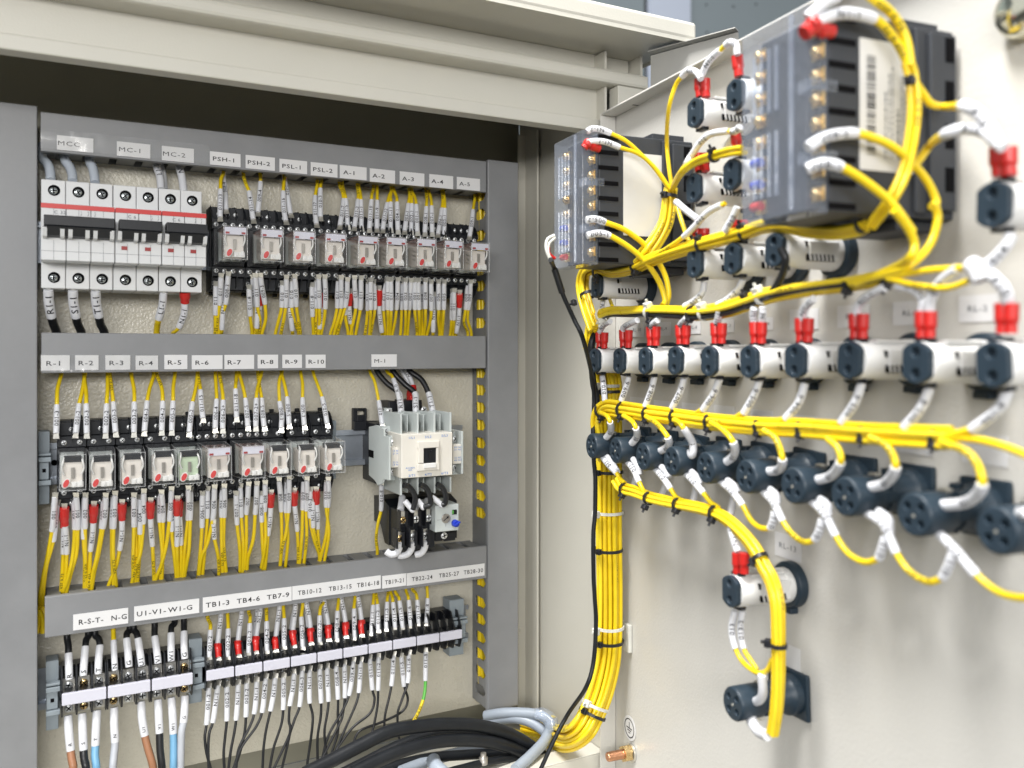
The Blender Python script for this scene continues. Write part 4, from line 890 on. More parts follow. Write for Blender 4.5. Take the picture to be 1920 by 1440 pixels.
for spec, text, ref, back in (('s130,785 138,870 142,955 y145,1100 136,1258', '008', 'R-8', 0), ('s186,775 186,870 182,960 y168,1080 145,1170 138,1255', '009', 'R-9', 0), ('s170,790 168,960 y180,1100 168,1245', '009', 'R-9', 1.2), ('s268,785 262,945 y258,1100 246,1242', '009', 'R-9', 1), ('s286,780 288,870 282,950 y285,1100 270,1248', '009', 'R-9', 0), ('s306,840 305,990 y325,1110 356,1205', '010-3', 'R-10', 1), ('s406,782 410,860 406,930 y395,1080 362,1228', '010', 'R-10', 0), ('s396,790 394,930 y410,1080 384,1240', '010', 'R-10', 1), ('s320,900 322,1045 y340,1120 362,1200', 'N1-1', 'R-10', 1.4)):
    bot('Z4', spec, text, 'the %s socket' % ref, back, g=GB2)
for spec, ref, back in (('r215,845 217,920 s225,990 232,1065 y236,1140 238,1232', 'R-9', .6), ('r338,838 341,912 s348,980 348,1052 y352,1130 358,1205', 'R-10', .4)):
    redb('Z4', spec, 'N1-1', 'the %s socket' % ref, back, g=GB2)

# ---- breaker wires
for spec, text, lab in (('S238,345 268,385 282,430 285,475', None, 'grey sleeved wire into the top of the first pole of the MCC breaker'), ('S365,355 392,400 406,440 408,480', None, 'grey sleeved wire into the top of the middle pole of the MCC breaker'), ('S505,368 520,400 530,445 535,490', None, 'grey sleeved wire into the top of the third pole of the MCC breaker')):
    wire('Z1', spec, text, lab, at, (.826, .81), rs=.0038, ext=UPX, group='grey wires into the MCC breaker')
wire('Z1', 's880,395 898,450 906,525', 'L1-1', 'white sleeve marked L1-1 into the top of the breaker under MC-1', at, (.828, .815), rs=.0032, ext=UPX)
wire('Z1', 's905,395 918,440 926,525', None, 'second white sleeve behind the L1-1 sleeve on the MC-1 breaker', at, (.836, .828), rs=.0028, ext=UPX)
wire('Z1', 's1008,400 1022,450 1034,540', 'N', 'white sleeve marked N into the top of the breaker under MC-2', at, (.828, .815), rs=.0034, ext=UPX)
GM = 'wires leaving the breakers downwards'
for spec, text, ref, r_ in (('s272,1085 275,1160 290,1243 k302,1285 318,1335', 'R1-1', 'first pole of the MCC breaker', .0034), ('s410,1090 413,1160 428,1243 k438,1285 458,1335', 'S1-1', 'middle pole of the MCC breaker', .0034), ('s538,1092 541,1160 556,1240 k566,1285 588,1335', 'T1-1', 'third pole of the MCC breaker', .0034)):
    bot('Z1', spec, text, 'the ' + ref, kind='thick black', g=GM, r=.0034, rs=.0040)
bot('Z1', 's920,1105 912,1180 892,1255 y885,1290 880,1338', 'L1-1', 'the breaker under MC-2', g=GM, r=.0026, rs=.0033)
redb('Z1', 'r1040,1100 1040,1162 s1034,1230 1006,1302 y985,1325 972,1338', 'N1-1', 'the breaker under MC-2', g=GM, rs=.003)

# ---- terminal block wires
GU = 'thick wires into the large terminal blocks'
for spec, text, c in (('k250,515 258,565 260,622 s262,720 266,812', 'R', 'k'), ('k400,495 385,530 380,572 s370,690 365,785', 'S', 'k'), ('k448,490 472,520 482,566 s474,660 470,772', 'T', 'k'), ('y578,468 580,532 s584,640 590,748', 'N', 'y'), ('k694,455 676,480 672,516 s682,620 690,722', 'G', 'k'), ('k724,452 742,480 752,516 s768,620 780,716', 'U1', 'k'), ('k872,428 872,502 s885,600 896,698', 'V1', 'k'), ('k1014,405 992,435 988,478 s988,580 990,682', 'W1', 'k'), ('k1080,398 1080,468 s1080,560 1086,666', 'G', 'k')):
    kd = {'k': 'thick black', 'y': 'yellow'}[c]
    wire('Z5', spec, text, '%s wire in a white sleeve lettered %s entering the top of the large terminals' % (kd, text), at, (.826, .812), ext=UPX, r=.0027 if c == 'k' else .002, rs=.0031 if c == 'k' else .0026, group=GU, pos=.14, th=.0034)
GD = 'thick wires leaving the large terminal blocks downwards'
for spec, text, c in (('s256,1065 262,1190 275,1318 n283,1380 294,1445', 'R', 'brown'), ('s356,1050 360,1180 366,1312 k372,1380 384,1445', 'S', 'thick black'), ('s462,1028 455,1150 450,1282 b448,1360 458,1445', 'T', 'light blue'), ('s584,1008 584,1130 590,1258 g582,1350 574,1445', 'N', 'pale grey'), ('s775,965 782,1090 802,1212 n826,1310 862,1445', 'U1', 'brown'), ('s895,952 900,1070 906,1192 k910,1310 924,1445', 'V1', 'thick black'), ('s990,938 998,1060 1004,1196 b1006,1310 1004,1445', 'W1', 'light blue'), ('s1086,925 1084,1020 1076,1118 g1062,1200 1056,1445', 'G', 'pale grey')):
    wire('Z5', spec, text, '%s wire in a white sleeve lettered %s leaving the bottom of the large terminals' % (c, text), at, (.812, .80), r=.0031, rs=.0034, group=GD, pos=.2, th=.0024, ext=('end', (0, .002, -.02)))
GV = 'wires into the top of the small terminal blocks'
def tt(fr, spec, text, no):
    wire(fr, spec, text, 'yellow wire in a white sleeve marked %s at the top of terminal TB%d' % (text, no), at, (.828, .814), ext=UPX, lug='end', group=GV, L=.0022)
def tr(fr, spec, no):
    wire(fr, spec, 'N1-1', 'white sleeve marked N1-1 with red boot at the top of terminal TB%d' % no, at, (.828, .812), ext=UPX, lug='end', group=GV, L=.0022)
for fr, spec, text, no in (('Z5', 'y1248,372 1265,410 1268,458 s1260,650', '001-2', 1), ('Z5', 'y1390,352 1394,450 s1390,650', '002-2', 3), ('Z5', 'y1540,332 1550,360 1548,410 s1540,620', '003-2', 5), ('Z6', 'y70,368 72,450 s75,650', '004-2', 7), ('Z6', 'y185,352 190,430 s190,620', '005-2', 9), ('Z6', 'y315,338 306,420 s312,520 315,625', '006-2', 11), ('Z6', 'y458,318 438,350 430,410 s430,590', '007-2-', 13), ('Z6', 'y558,298 550,380 s545,570', '008-4', 15),
    ('Z6', 'y668,288 662,365 s668,560', '009-4', 17), ('Z6', 'y795,268 790,340 s780,530', '011-1', 19), ('Z6', 'y810,266 820,335 s825,510', '011-2', 20), ('Z6', 'y892,248 885,320 s880,500', '011-3', 21), ('Z6', 'y908,246 918,280 925,320 s940,490', '011-4', 22), ('Z6', 'y938,246 958,280 968,310 s990,490', '011-5', 23), ('Z6', 'y1012,238 1022,270 1030,305 s1045,480', '011-6', 24), ('Z6', 'y1055,232 1078,260 1088,305 s1100,465', '011-7', 25), ('Z6', 'y1154,218 1158,295 s1155,400 1150,465', '011-8', 26)):
    tt(fr, spec, text, no)
for fr, spec, no in (('Z5', 's1342,362 1330,460 1320,560 r1320,600 1325,655', 2), ('Z5', 's1490,338 1475,440 1464,540 r1464,580 1470,635', 4), ('Z5', 's1622,322 1605,420 1592,510 r1590,550 1592,610', 6), ('Z6', 's158,362 145,460 134,560 r132,590 134,640', 8), ('Z6', 's266,342 258,430 248,515 r252,560 262,612', 10), ('Z6', 's340,330 358,415 368,500 r370,540 372,592', 12), ('Z6', 's462,330 476,405 488,480 r490,520 492,568', 14), ('Z6', 's575,300 592,380 604,460 r606,500 608,548', 16), ('Z6', 's688,283 702,365 712,445 r712,490 714,538', 18)):
    tr(fr, spec, no)
for fr, spec, no in (('Z6', 's330,332 342,400 352,490', 12), ('Z6', 's448,330 462,400 474,470', 14), ('Z6', 's262,350 250,420 238,505', 10), ('Z5', 's1600,330 1585,420 1570,505', 6)):
    wire(fr, spec, 'N1-1', 'second white sleeve tucked behind the one entering terminal TB%d' % no, at, (.834, .824), ext=UPX, rs=.0022, group=GV)
GW = 'thin black wires hanging from the small terminal blocks'
for fr, spec, text, no in (('Z5', 's1256,868 1250,1000 1240,1132 k1228,1220 1240,1330 1270,1445', '001-2', 1), ('Z5', 's1322,850 1305,980 1284,1118 k1260,1190 1252,1300 1256,1445', 'N1-1', 2), ('Z5', 's1385,860 1386,980 1384,1105 k1372,1220 1362,1330 1366,1445', '002-2', 3), ('Z5', 's1465,845 1460,970 1450,1100 k1435,1200 1412,1320 1396,1445', 'N1-1', 4), ('Z5', 's1525,835 1524,950 1520,1076 k1510,1190 1480,1320 1440,1445', '003-2', 5), ('Z5', 's1597,825 1592,940 1578,1056 k1545,1150 1470,1300 1450,1445', 'N1-1', 6), ('Z5', 's1660,800 1650,920 1634,1046 k1590,1150 1490,1290 1430,1445', '004-2', 7), ('Z5', 's1728,798 1715,920 1694,1035 k1665,1160 1645,1300 1638,1445', 'N1-1', 8),
    ('Z6', 's186,828 186,940 184,1046 k170,1150 120,1300 92,1445', '005-2', 9), ('Z6', 's258,800 248,910 228,1020 k222,1120 230,1200 175,1445', 'N1-1', 10), ('Z6', 's312,780 306,900 294,1026 k262,1110 215,1240 120,1445', '006-3', 11), ('Z6', 's362,778 360,890 364,1002 k382,1080 378,1180 342,1445', 'N1-1', 12), ('Z6', 's430,768 434,880 440,1000 k436,1100 416,1230 416,1410', '007-3', 13), ('Z6', 's480,760 484,870 490,990 k480,1080 462,1200 478,1370', 'N1-1', 14), ('Z6', 's540,750 548,860 554,975 k552,1080 552,1200 505,1355', '008-4', 15), ('Z6', 's596,738 600,850 600,966 k585,1080 560,1150 450,1370', 'N1-1', 16), ('Z6', 's656,718 648,830 627,952 k580,1060 490,1220 440,1400', '009-4', 17), ('Z6', 's706,718 702,820 694,932 k670,1020 600,1180 530,1340', 'N1-1', 18),
    ('Z6', 's768,700 776,800 786,912 k800,980 770,1070 650,1170 540,1320', '011-1', 19), ('Z6', 's826,690 828,800 825,916 k820,1020 800,1130 775,1235', '011-2', 20), ('Z6', 's928,680 924,780 914,886 k895,980 870,1090 866,1195', '011-4', 22), ('Z6', 's980,690 990,790 1000,888 k1025,980 985,1060 850,1130 700,1190 652,1285', '011-5', 23), ('Z6', 's1032,670 1030,770 1025,866 k985,980 955,1090 972,1300', '011-6', 24)):
    wire(fr, spec, text, 'thin black wire in a white sleeve marked %s hanging below terminal TB%d' % (text, no), at, lambda u: .814 - .012 * u, r=.00125, rs=.0024, group=GW, lug='start', pos=.62)
r_ = wire('Z6', 's1146,655 1145,750 1144,850 G1140,920 1128,980 y1098,1060 1060,1130 1040,1160', '011-8', 'green and yellow wire in a white sleeve marked 011-8 below terminal TB26', at, (.814, .80), r=.0017, rs=.0025, group=GW, lug='start', pos=.7)
# ================================================================== DOOR DEVICES
def sat(fr, x, y, L):                    # point of the plane standing square to the door, L along the door from the eye
    r = ray(fr, x, y)
    return r * (L / DFAR.dot(r))
def dmix(fr, x, y, d): return sat(fr, x, y, d - 1) if d >= 1 else dat(fr, x, y, d)
ROTZ = math.pi - DA
def door_obj(name, label, cat, face, p, group=None):
    q = face - DN * p
    t = thing(name, label, cat, q, group); t.rotation_euler = (RW.uniform(-.07, .07), 0, ROTZ + RW.uniform(-.012, .012)); return t
def cap_poly(r, n=28):
    out = []
    for k in range(n):
        a = 2 * math.pi * k / n; c = abs(math.cos(a))
        rr = r * (1 - .22 * max(0, (c - .80) / .2)) * (1 - .03 * abs(math.sin(4 * a)))
        out.append((rr * math.cos(a), rr * math.sin(a)))
    return out
def pilot_parts():
    o = []
    b = MB(); b.lathe((0, 0, 0), (1, 0, 0), [(.0006, .0155), (.0065, .0155), (.0075, .0140), (.0075, .0120)], 32); b.box(.0006, .007, -.005, .005, -.019, -.0150); o.append(('mounting_ring', b.mesh('mounting_ring', 'slate'), .0005))
    b = MB(); b.lathe((0, 0, 0), (1, 0, 0), [(.0066, .0118), (.0125, .0118), (.0130, .0112), (.0478, .0107), (.0488, .0101)], 32)
    b.box(.014, .040, -.0075, .0075, .0098, .0113); b.box(.012, .034, .0085, .0116, -.006, .006)
    o.append(('lamp_body', b.mesh('lamp_body', 'white'), .0006))
    b = MB()
    for k in range(7):
        x = .0155 + k * .0031
        b.prism([(x, .0119, -.0062), (x + .0012, .0119, -.0062), (x + .0022, .0119, -.0020), (x + .001, .0119, -.0020)], (0, -.0020, 0), (0, 0, 0))
    for k in range(4): b.prism([(.026 + k * .0032, .0119, .0022), (.0272 + k * .0032, .0119, .0022), (.0272 + k * .0032, .0119, .0058), (.026 + k * .0032, .0119, .0058)], (0, -.004, 0), (0, -.0006, 0))
    o.append(('vent_slots', b.mesh('vent_slots', 'slot'), 0))
    P = cap_poly(.0106)
    b = MB(); b.prism([(0, y, z) for y, z in P][::-1], (.0490, 0, 0), (.0525, 0, 0)); c = MB()
    for z in (-.0053, .0053): c.lathe((.0495, 0, z), (1, 0, 0), [(0, .0024), (.005, .0029)], 16)
    o.append(('end_cap', carve(b.mesh('end_cap', 'slate'), c.mesh('cutter', 'slot'), 'end_cap'), .0005))
    b = MB(); b.box(.0425, .0478, -.0045, .0045, .0098, .0122); b.box(.0425, .0478, -.0045, .0045, -.0122, -.0098); o.append(('terminal_tab', b.mesh('terminal_tab', 'black'), .0004))
    return o
def selector_parts():
    o = []
    b = MB(); b.box(.0006, .0040, -.0150, .0150, -.0155, .0155); o.append(('mounting_plate', b.mesh('square_plate', 'slate'), .0012))
    b = MB(); b.lathe((0, 0, 0), (1, 0, 0), [(.0042, .0135), (.010, .0135), (.013, .0108), (.0275, .0102)], 28); b.box(.0045, .012, -.0145, -.009, -.012, .012); o.append(('collar', b.mesh('collar', 'slate'), .0006))
    b = MB(); b.lathe((0, 0, 0), (1, 0, 0), [(.0278, .0092), (.0329, .0092)], 24); b.box(.0250, .0329, -.0030, .0030, -.0109, .0109); b.box(.0250, .0329, -.0109, .0109, -.0030, .0030); o.append(('contact_body', b.mesh('contact_body', 'slate'), .0004))
    b = MB(); b.lathe((0, 0, 0), (1, 0, 0), [(.0330, .0110), (.0512, .0110), (.0525, .0101)], 32); c = MB()
    for y in (-.0041, .0041):
        for z in (-.0041, .0041): c.lathe((.0485, y, z), (1, 0, 0), [(0, .0020), (.006, .0023)], 14)
    o.append(('end_cap', carve(b.mesh('round_cap', 'slate'), c.mesh('cutter', 'slot'), 'round_cap'), .0003))
    b = MB(); b.lathe((.0526, 0, -.0004), (1, 0, 0), [(-.001, .0011), (.0002, .0009)], 10); o.append(('center_pin', b.mesh('center_pin', 'tin'), 0))
    b = MB(); b.box(.029, .0328, -.003, .003, .0085, .0120); b.box(.029, .0328, -.003, .003, -.0132, -.0085); o.append(('terminal_tab', b.mesh('terminal_tab', 'tin'), .0003))
    return o
PILOT = pilot_parts(); SELECT = selector_parts()
def place(parts, t):
    for nm, me, bev in parts: link(nm, me, t, (0, 0, 0), bev, 2)
wf = [('R3', 427, 1122), ('R3', 600, 1125), ('R3', 783, 1125), ('R3', 996, 1122), ('R3', 1240, 1126), ('R3', 1523, 1130), ('R4', 383, 1055), ('R4', 745, 1050), ('R4', 1187, 1068), ('R4', 1705, 1080)]
ORD = ['first', 'second', 'third', 'fourth', 'fifth', 'sixth', 'seventh', 'eighth', 'ninth', 'tenth']
WP = []
for i, f in enumerate(wf):
    q = dat(*f, .0525); WP.append(q)
    t = door_obj('pilot_light', 'white pilot light body with slate two-hole cap, %s from the hinge in the long row' % ORD[i], 'pilot light', q, .0525, 'white pilot lights in the long door row'); place(PILOT, t)
# one more body whose cap lies beyond the picture edge keeps its white side in view
for f, lab in ((('R1', 1140, 800), 'white pilot light topmost on the door beside the far meter'), (('R1', 1420, 675), 'white pilot light half hidden behind the near meter cover, top row'), (('R1', 1130, 1335), 'white pilot light under the topmost one, next to the far meter'), (('R1', 1400, 1240), 'white pilot light half hidden behind the near meter cover, middle row'),
               (('R3', 1133, 430), 'white pilot light third down beside the far meter, above the upper loom'), (('R3', 1403, 398), 'white pilot light between two others under the near meter'), (('R4', 250, 315), 'white pilot light with its whole black ring showing under the near meter'), (('R3', 440, 590), 'white pilot light nearest the hinge, partly behind the bent yellow loom'), (('R2', 1570, 1255), 'white pilot light beyond the near meter at the free edge of the door'), (('R7', 1306, 222), 'lone white pilot light low on the door beside a hanging yellow loom')):
    t = door_obj('pilot_light', lab, 'pilot light', dat(*f, .0525), .0525, 'white pilot lights on the door'); place(PILOT, t)
bf = [('R5', 412, 517), ('R5', 582, 548), ('R5', 775, 592), ('R5', 980, 625), ('R5', 1220, 672), ('R5', 1510, 735), ('R6', 345, 690), ('R6', 662, 757), ('R6', 1085, 868), ('R6', 1592, 965)]
for i, f in enumerate(bf):
    t = door_obj('push_button', 'slate blue push button body with four-hole end, %s from the hinge' % ORD[i], 'push button', dat(*f, .0525), .0525, 'slate push buttons in the door row'); place(SELECT, t)
t = door_obj('push_button', 'lone slate push button body lowest on the door under a white pilot light', 'push button', dat('R7', 1320, 895, .0525), .0525, 'slate push buttons on the door'); place(SELECT, t)

# ---- meters
def meter(px_near, px_far, py_top, py_bot, label, blank, nid):
    PR = .100
    a = dat('S', px_near, HY, PR); Ln = DFAR.dot(a); Lf = DFAR.dot(dat('S', px_far, HY, PR))
    z1 = dat('S', px_near, py_top, PR).z; z0 = dat('S', px_near, py_bot, PR).z
    def W(L, p, z): v = DFAR * L + DN * (p - DD); return Vector((v.x, v.y, z))
    t = thing('panel_meter', label, 'panel meter', W((Ln + Lf) / 2, 0, z0), 'black panel meters on the door')
    def bx(mb, l0, l1, p0, p1, za, zb_, mi=0):
        vs = [W(l, p, z) for z in (za, zb_) for (l, p) in ((l0, p1), (l0, p0), (l1, p0), (l1, p1))]
        return mb.add(vs, [(0, 3, 2, 1), (4, 5, 6, 7), (0, 1, 5, 4), (1, 2, 6, 5), (2, 3, 7, 6), (3, 0, 4, 7)], mi)
    b = MB(); bx(b, Ln + .001, Lf - .001, .0006, .086, z0 + .002, z1 - .002); part('housing', b, 'meter', t, .001)
    b = MB(); bx(b, Ln - .004, Ln + .0008, .004, .022, z0 + .006, z1 - .006); bx(b, Ln - .0015, Ln + .0008, .022, .030, z0 + .004, z1 - .004); bx(b, Ln + .008, Lf - .008, .004, .034, z1 - .0018, z1 + .004); bx(b, Ln + .008, Lf - .008, .004, .034, z0 - .004, z0 + .0018); part('mounting_clamp', b, 'meter', t, .0008)
    b = MB()
    for k in range(4):
        zc = z0 + .016 + k * (z1 - z0 - .03) / 3.3; bx(b, Ln - .0044, Ln - .0039, .006, .012, zc, zc + .013)
    part('clamp_slots', b, 'slot', t)
    b = MB(); bx(b, Ln + .004, Lf - .004, .0862, .089, z0 + .004, z1 - .004); part('terminal_deck', b, 'meter', t, .0005)
    n = 8
    b = MB()
    for k in range(n + 1):
        z = z0 + .005 + k * (z1 - z0 - .01) / n
        bx(b, Ln + .0002, Ln + .0009, .069, .0862, z - .0016, z + .0016)
    part('side_slots', b, 'slot', t)
    for k in range(n):
        z = z0 + .005 + (k + .5) * (z1 - z0 - .01) / n
        for L in (Ln + .0045, Lf - .0045):
            b = MB(); bx(b, L - .0042, L + .0042, .0892, .0902, z - .0036, z + .0036); part('terminal_plate', b, 'brass', t)
            b = MB(); b.lathe(W(L, .0903, z), DN, [(0, .0027), (.0022, .0027), (.003, .0018)], 12); part('terminal_screw', b, 'brass', t)
            if L > Ln + .02 and k < 3:
                b = MB(); b.lathe(W(L - .001, .0935, z), DFAR * -1, [(-.003, .0026), (.004, .0026)], 10); part('insulated_lug', b, ('dred', 'bknob', 'bknob')[k], t)
    for k in range(n + 1):
        z = z0 + .005 + k * (z1 - z0 - .01) / n
        if k in (2, 5): b = MB(); bx(b, Ln - .001, Ln + .010, .082, .0985, z - .0032, z + .0032); part('cover_clip', b, 'clearm', t, .0005)
    b = MB()
    bx(b, Ln + .0010, Lf - .0010, .0866, .1000, z0 + .001, z1 - .001)
    bx(b, Ln + .010, Ln + .0125, .1001, .1022, z0 + .003, z1 - .003)
    for k in range(4):
        L = Ln + .022 + k * .006
        for (za, zb_) in ((.12, .44), (.54, .86)): bx(b, L, L + .002, .1001, .1020, z0 + (z1 - z0) * za, z0 + (z1 - z0) * zb_)
    part('terminal_cover', b, 'clearm', t, .0005)
    return t, Ln, z0, z1, W
t, LN1, za, zb_, W1 = meter(1093, 1038, 240, 497, 'black panel meter with clear terminal cover and blank white sticker near the hinge', True, 0)
def sticker(t, fr, x0, y0, x1, y1, L, W):
    A = sat(fr, x0, (y0 + y1) / 2, L); B = sat(fr, x1, (y0 + y1) / 2, L); z1 = sat(fr, (x0 + x1) / 2, y0, L).z; z0 = sat(fr, (x0 + x1) / 2, y1, L).z
    pa, pb = DN.dot(A) + DD, DN.dot(B) + DD
    b = MB(); vs = [W(l, p, z) for z in (z0, z1) for (l, p) in ((L - .0002, pa), (L - .0002, pb), (L, pb), (L, pa))]
    b.add(vs, [(0, 3, 2, 1), (4, 5, 6, 7), (0, 1, 5, 4), (1, 2, 6, 5), (2, 3, 7, 6), (3, 0, 4, 7)]); return part('sticker', b, 'sticker', t), pa, pb, z0, z1
sticker(t, 'M1', 713, 330, 1100, 1072, LN1 + .0008, W1)
t2, LN2, za2, zb2, W2 = meter(1515, 1389, 2, 400, 'black panel meter with a printed barcode sticker, nearest the free edge of the door', False, 1)
st, pa, pb, z0, z1 = sticker(t2, 'R2', 757, 264, 1166, 1058, LN2 + .0008, W2)
tb = MB(); random.seed(3)
def pq(u, v): return W2(LN2 + .0004, pa + (pb - pa) * u, z0 + (z1 - z0) * v)
v = .12
while v < .88:
    h = random.choice((.008, .012, .018)); tb.add([pq(.10, v), pq(.23, v), pq(.23, v + h), pq(.10, v + h)], [(0, 1, 2, 3)]); v += h + random.choice((.008, .012, .02))
part('barcode', tb, 'ink', st)
tb = MB()
for u, h, d in ((.36, .030, .5), (.42, .024, .7), (.47, .024, .75), (.54, .045, .35), (.61, .024, .7), (.66, .024, .55), (.72, .050, .25), (.80, .024, .6), (.86, .024, .45)):
    v = .1
    while v < .1 + .8 * d + .1:                     # rows of fine print, too small to read
        l = RW.uniform(.012, .04); tb.add([pq(u, v), pq(u + h, v), pq(u + h, v + l), pq(u, v + l)], [(0, 1, 2, 3)]); v += l + RW.uniform(.006, .016)
part('lettering', tb, 'inkgrey', st)

# ---- stickers on the door sheet
def dtag(fr, x0, y0, x1, y1, s, label):
    A = dat(fr, x0, (y0 + y1) / 2, .0006); B = dat(fr, x1, (y0 + y1) / 2, .0006); z1 = dat(fr, (x0 + x1) / 2, y0, .0006).z; z0 = dat(fr, (x0 + x1) / 2, y1, .0006).z
    sa, sb = door_s(A), door_s(B)
    t = thing('name_tag', label, 'name tag', door_pt((sa + sb) / 2, 0, z0), 'white tags stuck on the door')
    b = MB(); dbox(b, sa, sb, .0003, .0006, z0, z1); part('paper', b, 'paper', t)
    if s:
        tb = MB(); flat_text(tb, s, door_pt((sa + sb) / 2, .0008, (z0 + z1) / 2), -DFAR, Vector((0, 0, 1)), (z1 - z0) * .22, 1.3); part('lettering', tb, 'inkgrey', t)
for i, a in enumerate((('R3', 690, 852, 785, 955, 'RL-10'), ('R3', 880, 848, 975, 945, 'RL-9'), ('R3', 1095, 838, 1188, 932, 'RL-8'), ('R3', 1340, 830, 1425, 922, 'RL-7'), ('R3', 1610, 815, 1700, 905, 'RL-6'), ('R4', 358, 708, 548, 845, 'RL-5'), ('R4', 675, 682, 890, 832, 'RL-4'), ('R4', 1045, 655, 1290, 815, 'RL-3'), ('R4', 1485, 615, 1745, 795, 'RL-2'))):
    dtag(*a, 'white tag lettered %s behind the red boots above the long pilot light row' % a[5])
for i, a in enumerate((('R5', 686, 172, 812, 245), ('R5', 856, 195, 970, 270), ('R5', 1055, 212, 1180, 290), ('R5', 1282, 230, 1428, 320), ('R5', 1545, 262, 1700, 350), ('R6', 100, 228, 222, 310), ('R6', 360, 258, 495, 340), ('R6', 640, 292, 820, 430), ('R6', 965, 340, 1205, 495), ('R6', 1385, 375, 1668, 560))):
    dtag(*a, None, 'white tag behind the horizontal loom above the %s push button from the hinge' % ORD[min(i, 9)])
dtag('R6', 238, 992, 400, 1140, 'RL-13', 'white tag lettered RL-13 above the lone low pilot light'); dtag('R7', 1620, 545, 1728, 690, None, 'white tag above the lone low push button')
# earth sticker and stud
q = dat('R7', 706, 1040, .0004)
t = thing('earth_sticker', 'round white sticker with an earth symbol low on the door near the hinge', 'sticker', q); b = MB(); b.lathe(q, DN, [(0, .0112), (.0003, .0112)], 28); part('paper', b, 'paper', t)
b = MB(); R_ = lambda y, z: q + DN * .00045 - DFAR * y + UP * z
n = 28
for k in range(n):
    a0, a1 = 2 * math.pi * k / n, 2 * math.pi * (k + 1) / n
    b.add([R_(math.cos(a) * r, math.sin(a) * r) for a, r in ((a0, .0078), (a1, .0078), (a1, .0088), (a0, .0088))], [(0, 1, 2, 3)])
for (y0, y1, z0, z1) in ((-.0005, .0005, 0, .0055), (-.0052, .0052, -.0005, .0005), (-.0034, .0034, -.0026, -.0017), (-.0016, .0016, -.0046, -.0037)): b.add([R_(y0, z0), R_(y1, z0), R_(y1, z1), R_(y0, z1)], [(0, 1, 2, 3)])
part('earth_symbol', b, 'ink', t)
q = dat('R7', 708, 1188, .002)
t = thing('earth_stud', 'copper earth stud with brass nut below the earth sticker', 'bolt', q - DN * .002)
b = MB(); b.lathe(q - DN * .0016, DN, [(0, .0085), (.0018, .0085)], 24); part('washer', b, 'tin', t)
b = MB(); b.lathe(q + DN * .0003, DN, [(.0003, .0075), (.0072, .0075)], 6, 0, False); part('nut', b, 'brass', t, .0006)
b = MB(); b.lathe(q, DN, [(.0078, .0042)] + [(.0084 + .0008 * k, .0044 if k % 2 else .0039) for k in range(18)] + [(.0235, .0036)], 16); part('stud', b, 'copper', t)
q = dat('R2', 1700, 60, .012)
t = thing('door_latch', 'polished round latch boss at the upper free edge of the door', 'latch', q - DN * .012)
b = MB(); b.lathe(q - DN * .0115, DN, [(0, .013), (.008, .0128), (.012, .0105), (.014, .006), (.0145, .001)], 28); part('boss', b, 'chrome', t)

# ================================================================== DOOR WIRING
def path(*pts, proj=dat, p=.045):
    out = []
    for a in pts:
        d = a[3] if len(a) > 3 else p
        out.append(proj(a[0], a[1], a[2], d))
    return out
VY = .668
vp = [at('S', x, y, VY) for x, y in ((1128, 668), (1140, 720), (1141, 800), (1141, 900), (1141, 1000), (1142, 1100), (1141, 1180), (1137, 1240), (1124, 1295), (1108, 1335), (1089, 1368))] + [at('S', 1062, 1384, .70), at('S', 1030, 1378, .76), at('S', 985, 1365, .80)]
loom('wire_loom', vp, 18, .0108, .0078, .00205, ['yellow'], 'thick vertical loom of yellow wires beside the door hinge', 'wire loom', 'yellow looms on the door', twist=.25, jit=.06, text={4: ('VSF 0.75', 14, 24), 9: ('VSF 0.75', 24, 34), 12: ('VSF 0.75', 30, 40), 15: ('VSF 0.75', 8, 18)})
b1 = path(('R5', 500, 560), ('R5', 470, 440), ('R5', 465, 320), ('R5', 510, 250), ('R5', 620, 258), ('R5', 790, 285), ('R5', 980, 310), ('R5', 1240, 345), ('R5', 1600, 378), ('R6', 400, 335), ('R6', 780, 365), ('R6', 1230, 392), ('R6', 1330, 400), p=.044)
b1[0] = at('R5', 510, 600, VY - .008); b1[1] = at('R5', 470, 440, VY - .018)
loom('wire_loom', b1, 10, .0064, .0056, .0019, ['yellow'], 'horizontal yellow loom tied between the pilot light row and the push buttons', 'wire loom', 'yellow looms on the door', twist=.3, jit=.10, taper=lambda u: 1 - .30 * u)
b2 = path(('R3', 400, 1000), ('R3', 425, 850), ('R3', 520, 785), ('R3', 680, 778), ('R3', 830, 775), ('R3', 1000, 782), ('R3', 1160, 788), ('R3', 1350, 762), ('R3', 1500, 715), ('R3', 1640, 665), ('R4', 300, 600), ('R4', 520, 568), ('R4', 740, 545), ('R4', 1010, 500), p=.045)
b2[0] = at('R3', 400, 1040, VY - .008)
loom('wire_loom', b2, 7, .0054, .0048, .00185, ['yellow', 'yellow', 'yellow', 'kwire', 'yellow', 'yellow', 'yellow'], 'yellow loom with a black wire running under the meters in white and black ties', 'wire loom', 'yellow looms on the door', twist=1.2, jit=.2, taper=lambda u: 1 - .35 * u)
b3 = path(('R3', 440, 900), ('R3', 385, 740), ('R3', 352, 600), ('R3', 372, 500), ('R3', 450, 468), ('R3', 560, 488), ('R3', 700, 462), ('R3', 850, 400), ('R3', 1000, 352), ('R3', 1190, 300), ('R3', 1400, 245), ('R3', 1500, 212), ('R4', 50, 205), ('R4', 180, 160), ('R4', 320, 150), ('R4', 480, 180), ('R4', 650, 195), ('R4', 790, 178), ('R4', 860, 150), p=.05)
loom('wire_loom', b3, 7, .0058, .0050, .0018, ['yellow'], 'yellow loom curving up from the hinge and along below both meters', 'wire loom', 'yellow looms on the door', twist=.7, jit=.15, taper=lambda u: 1 - .5 * u)
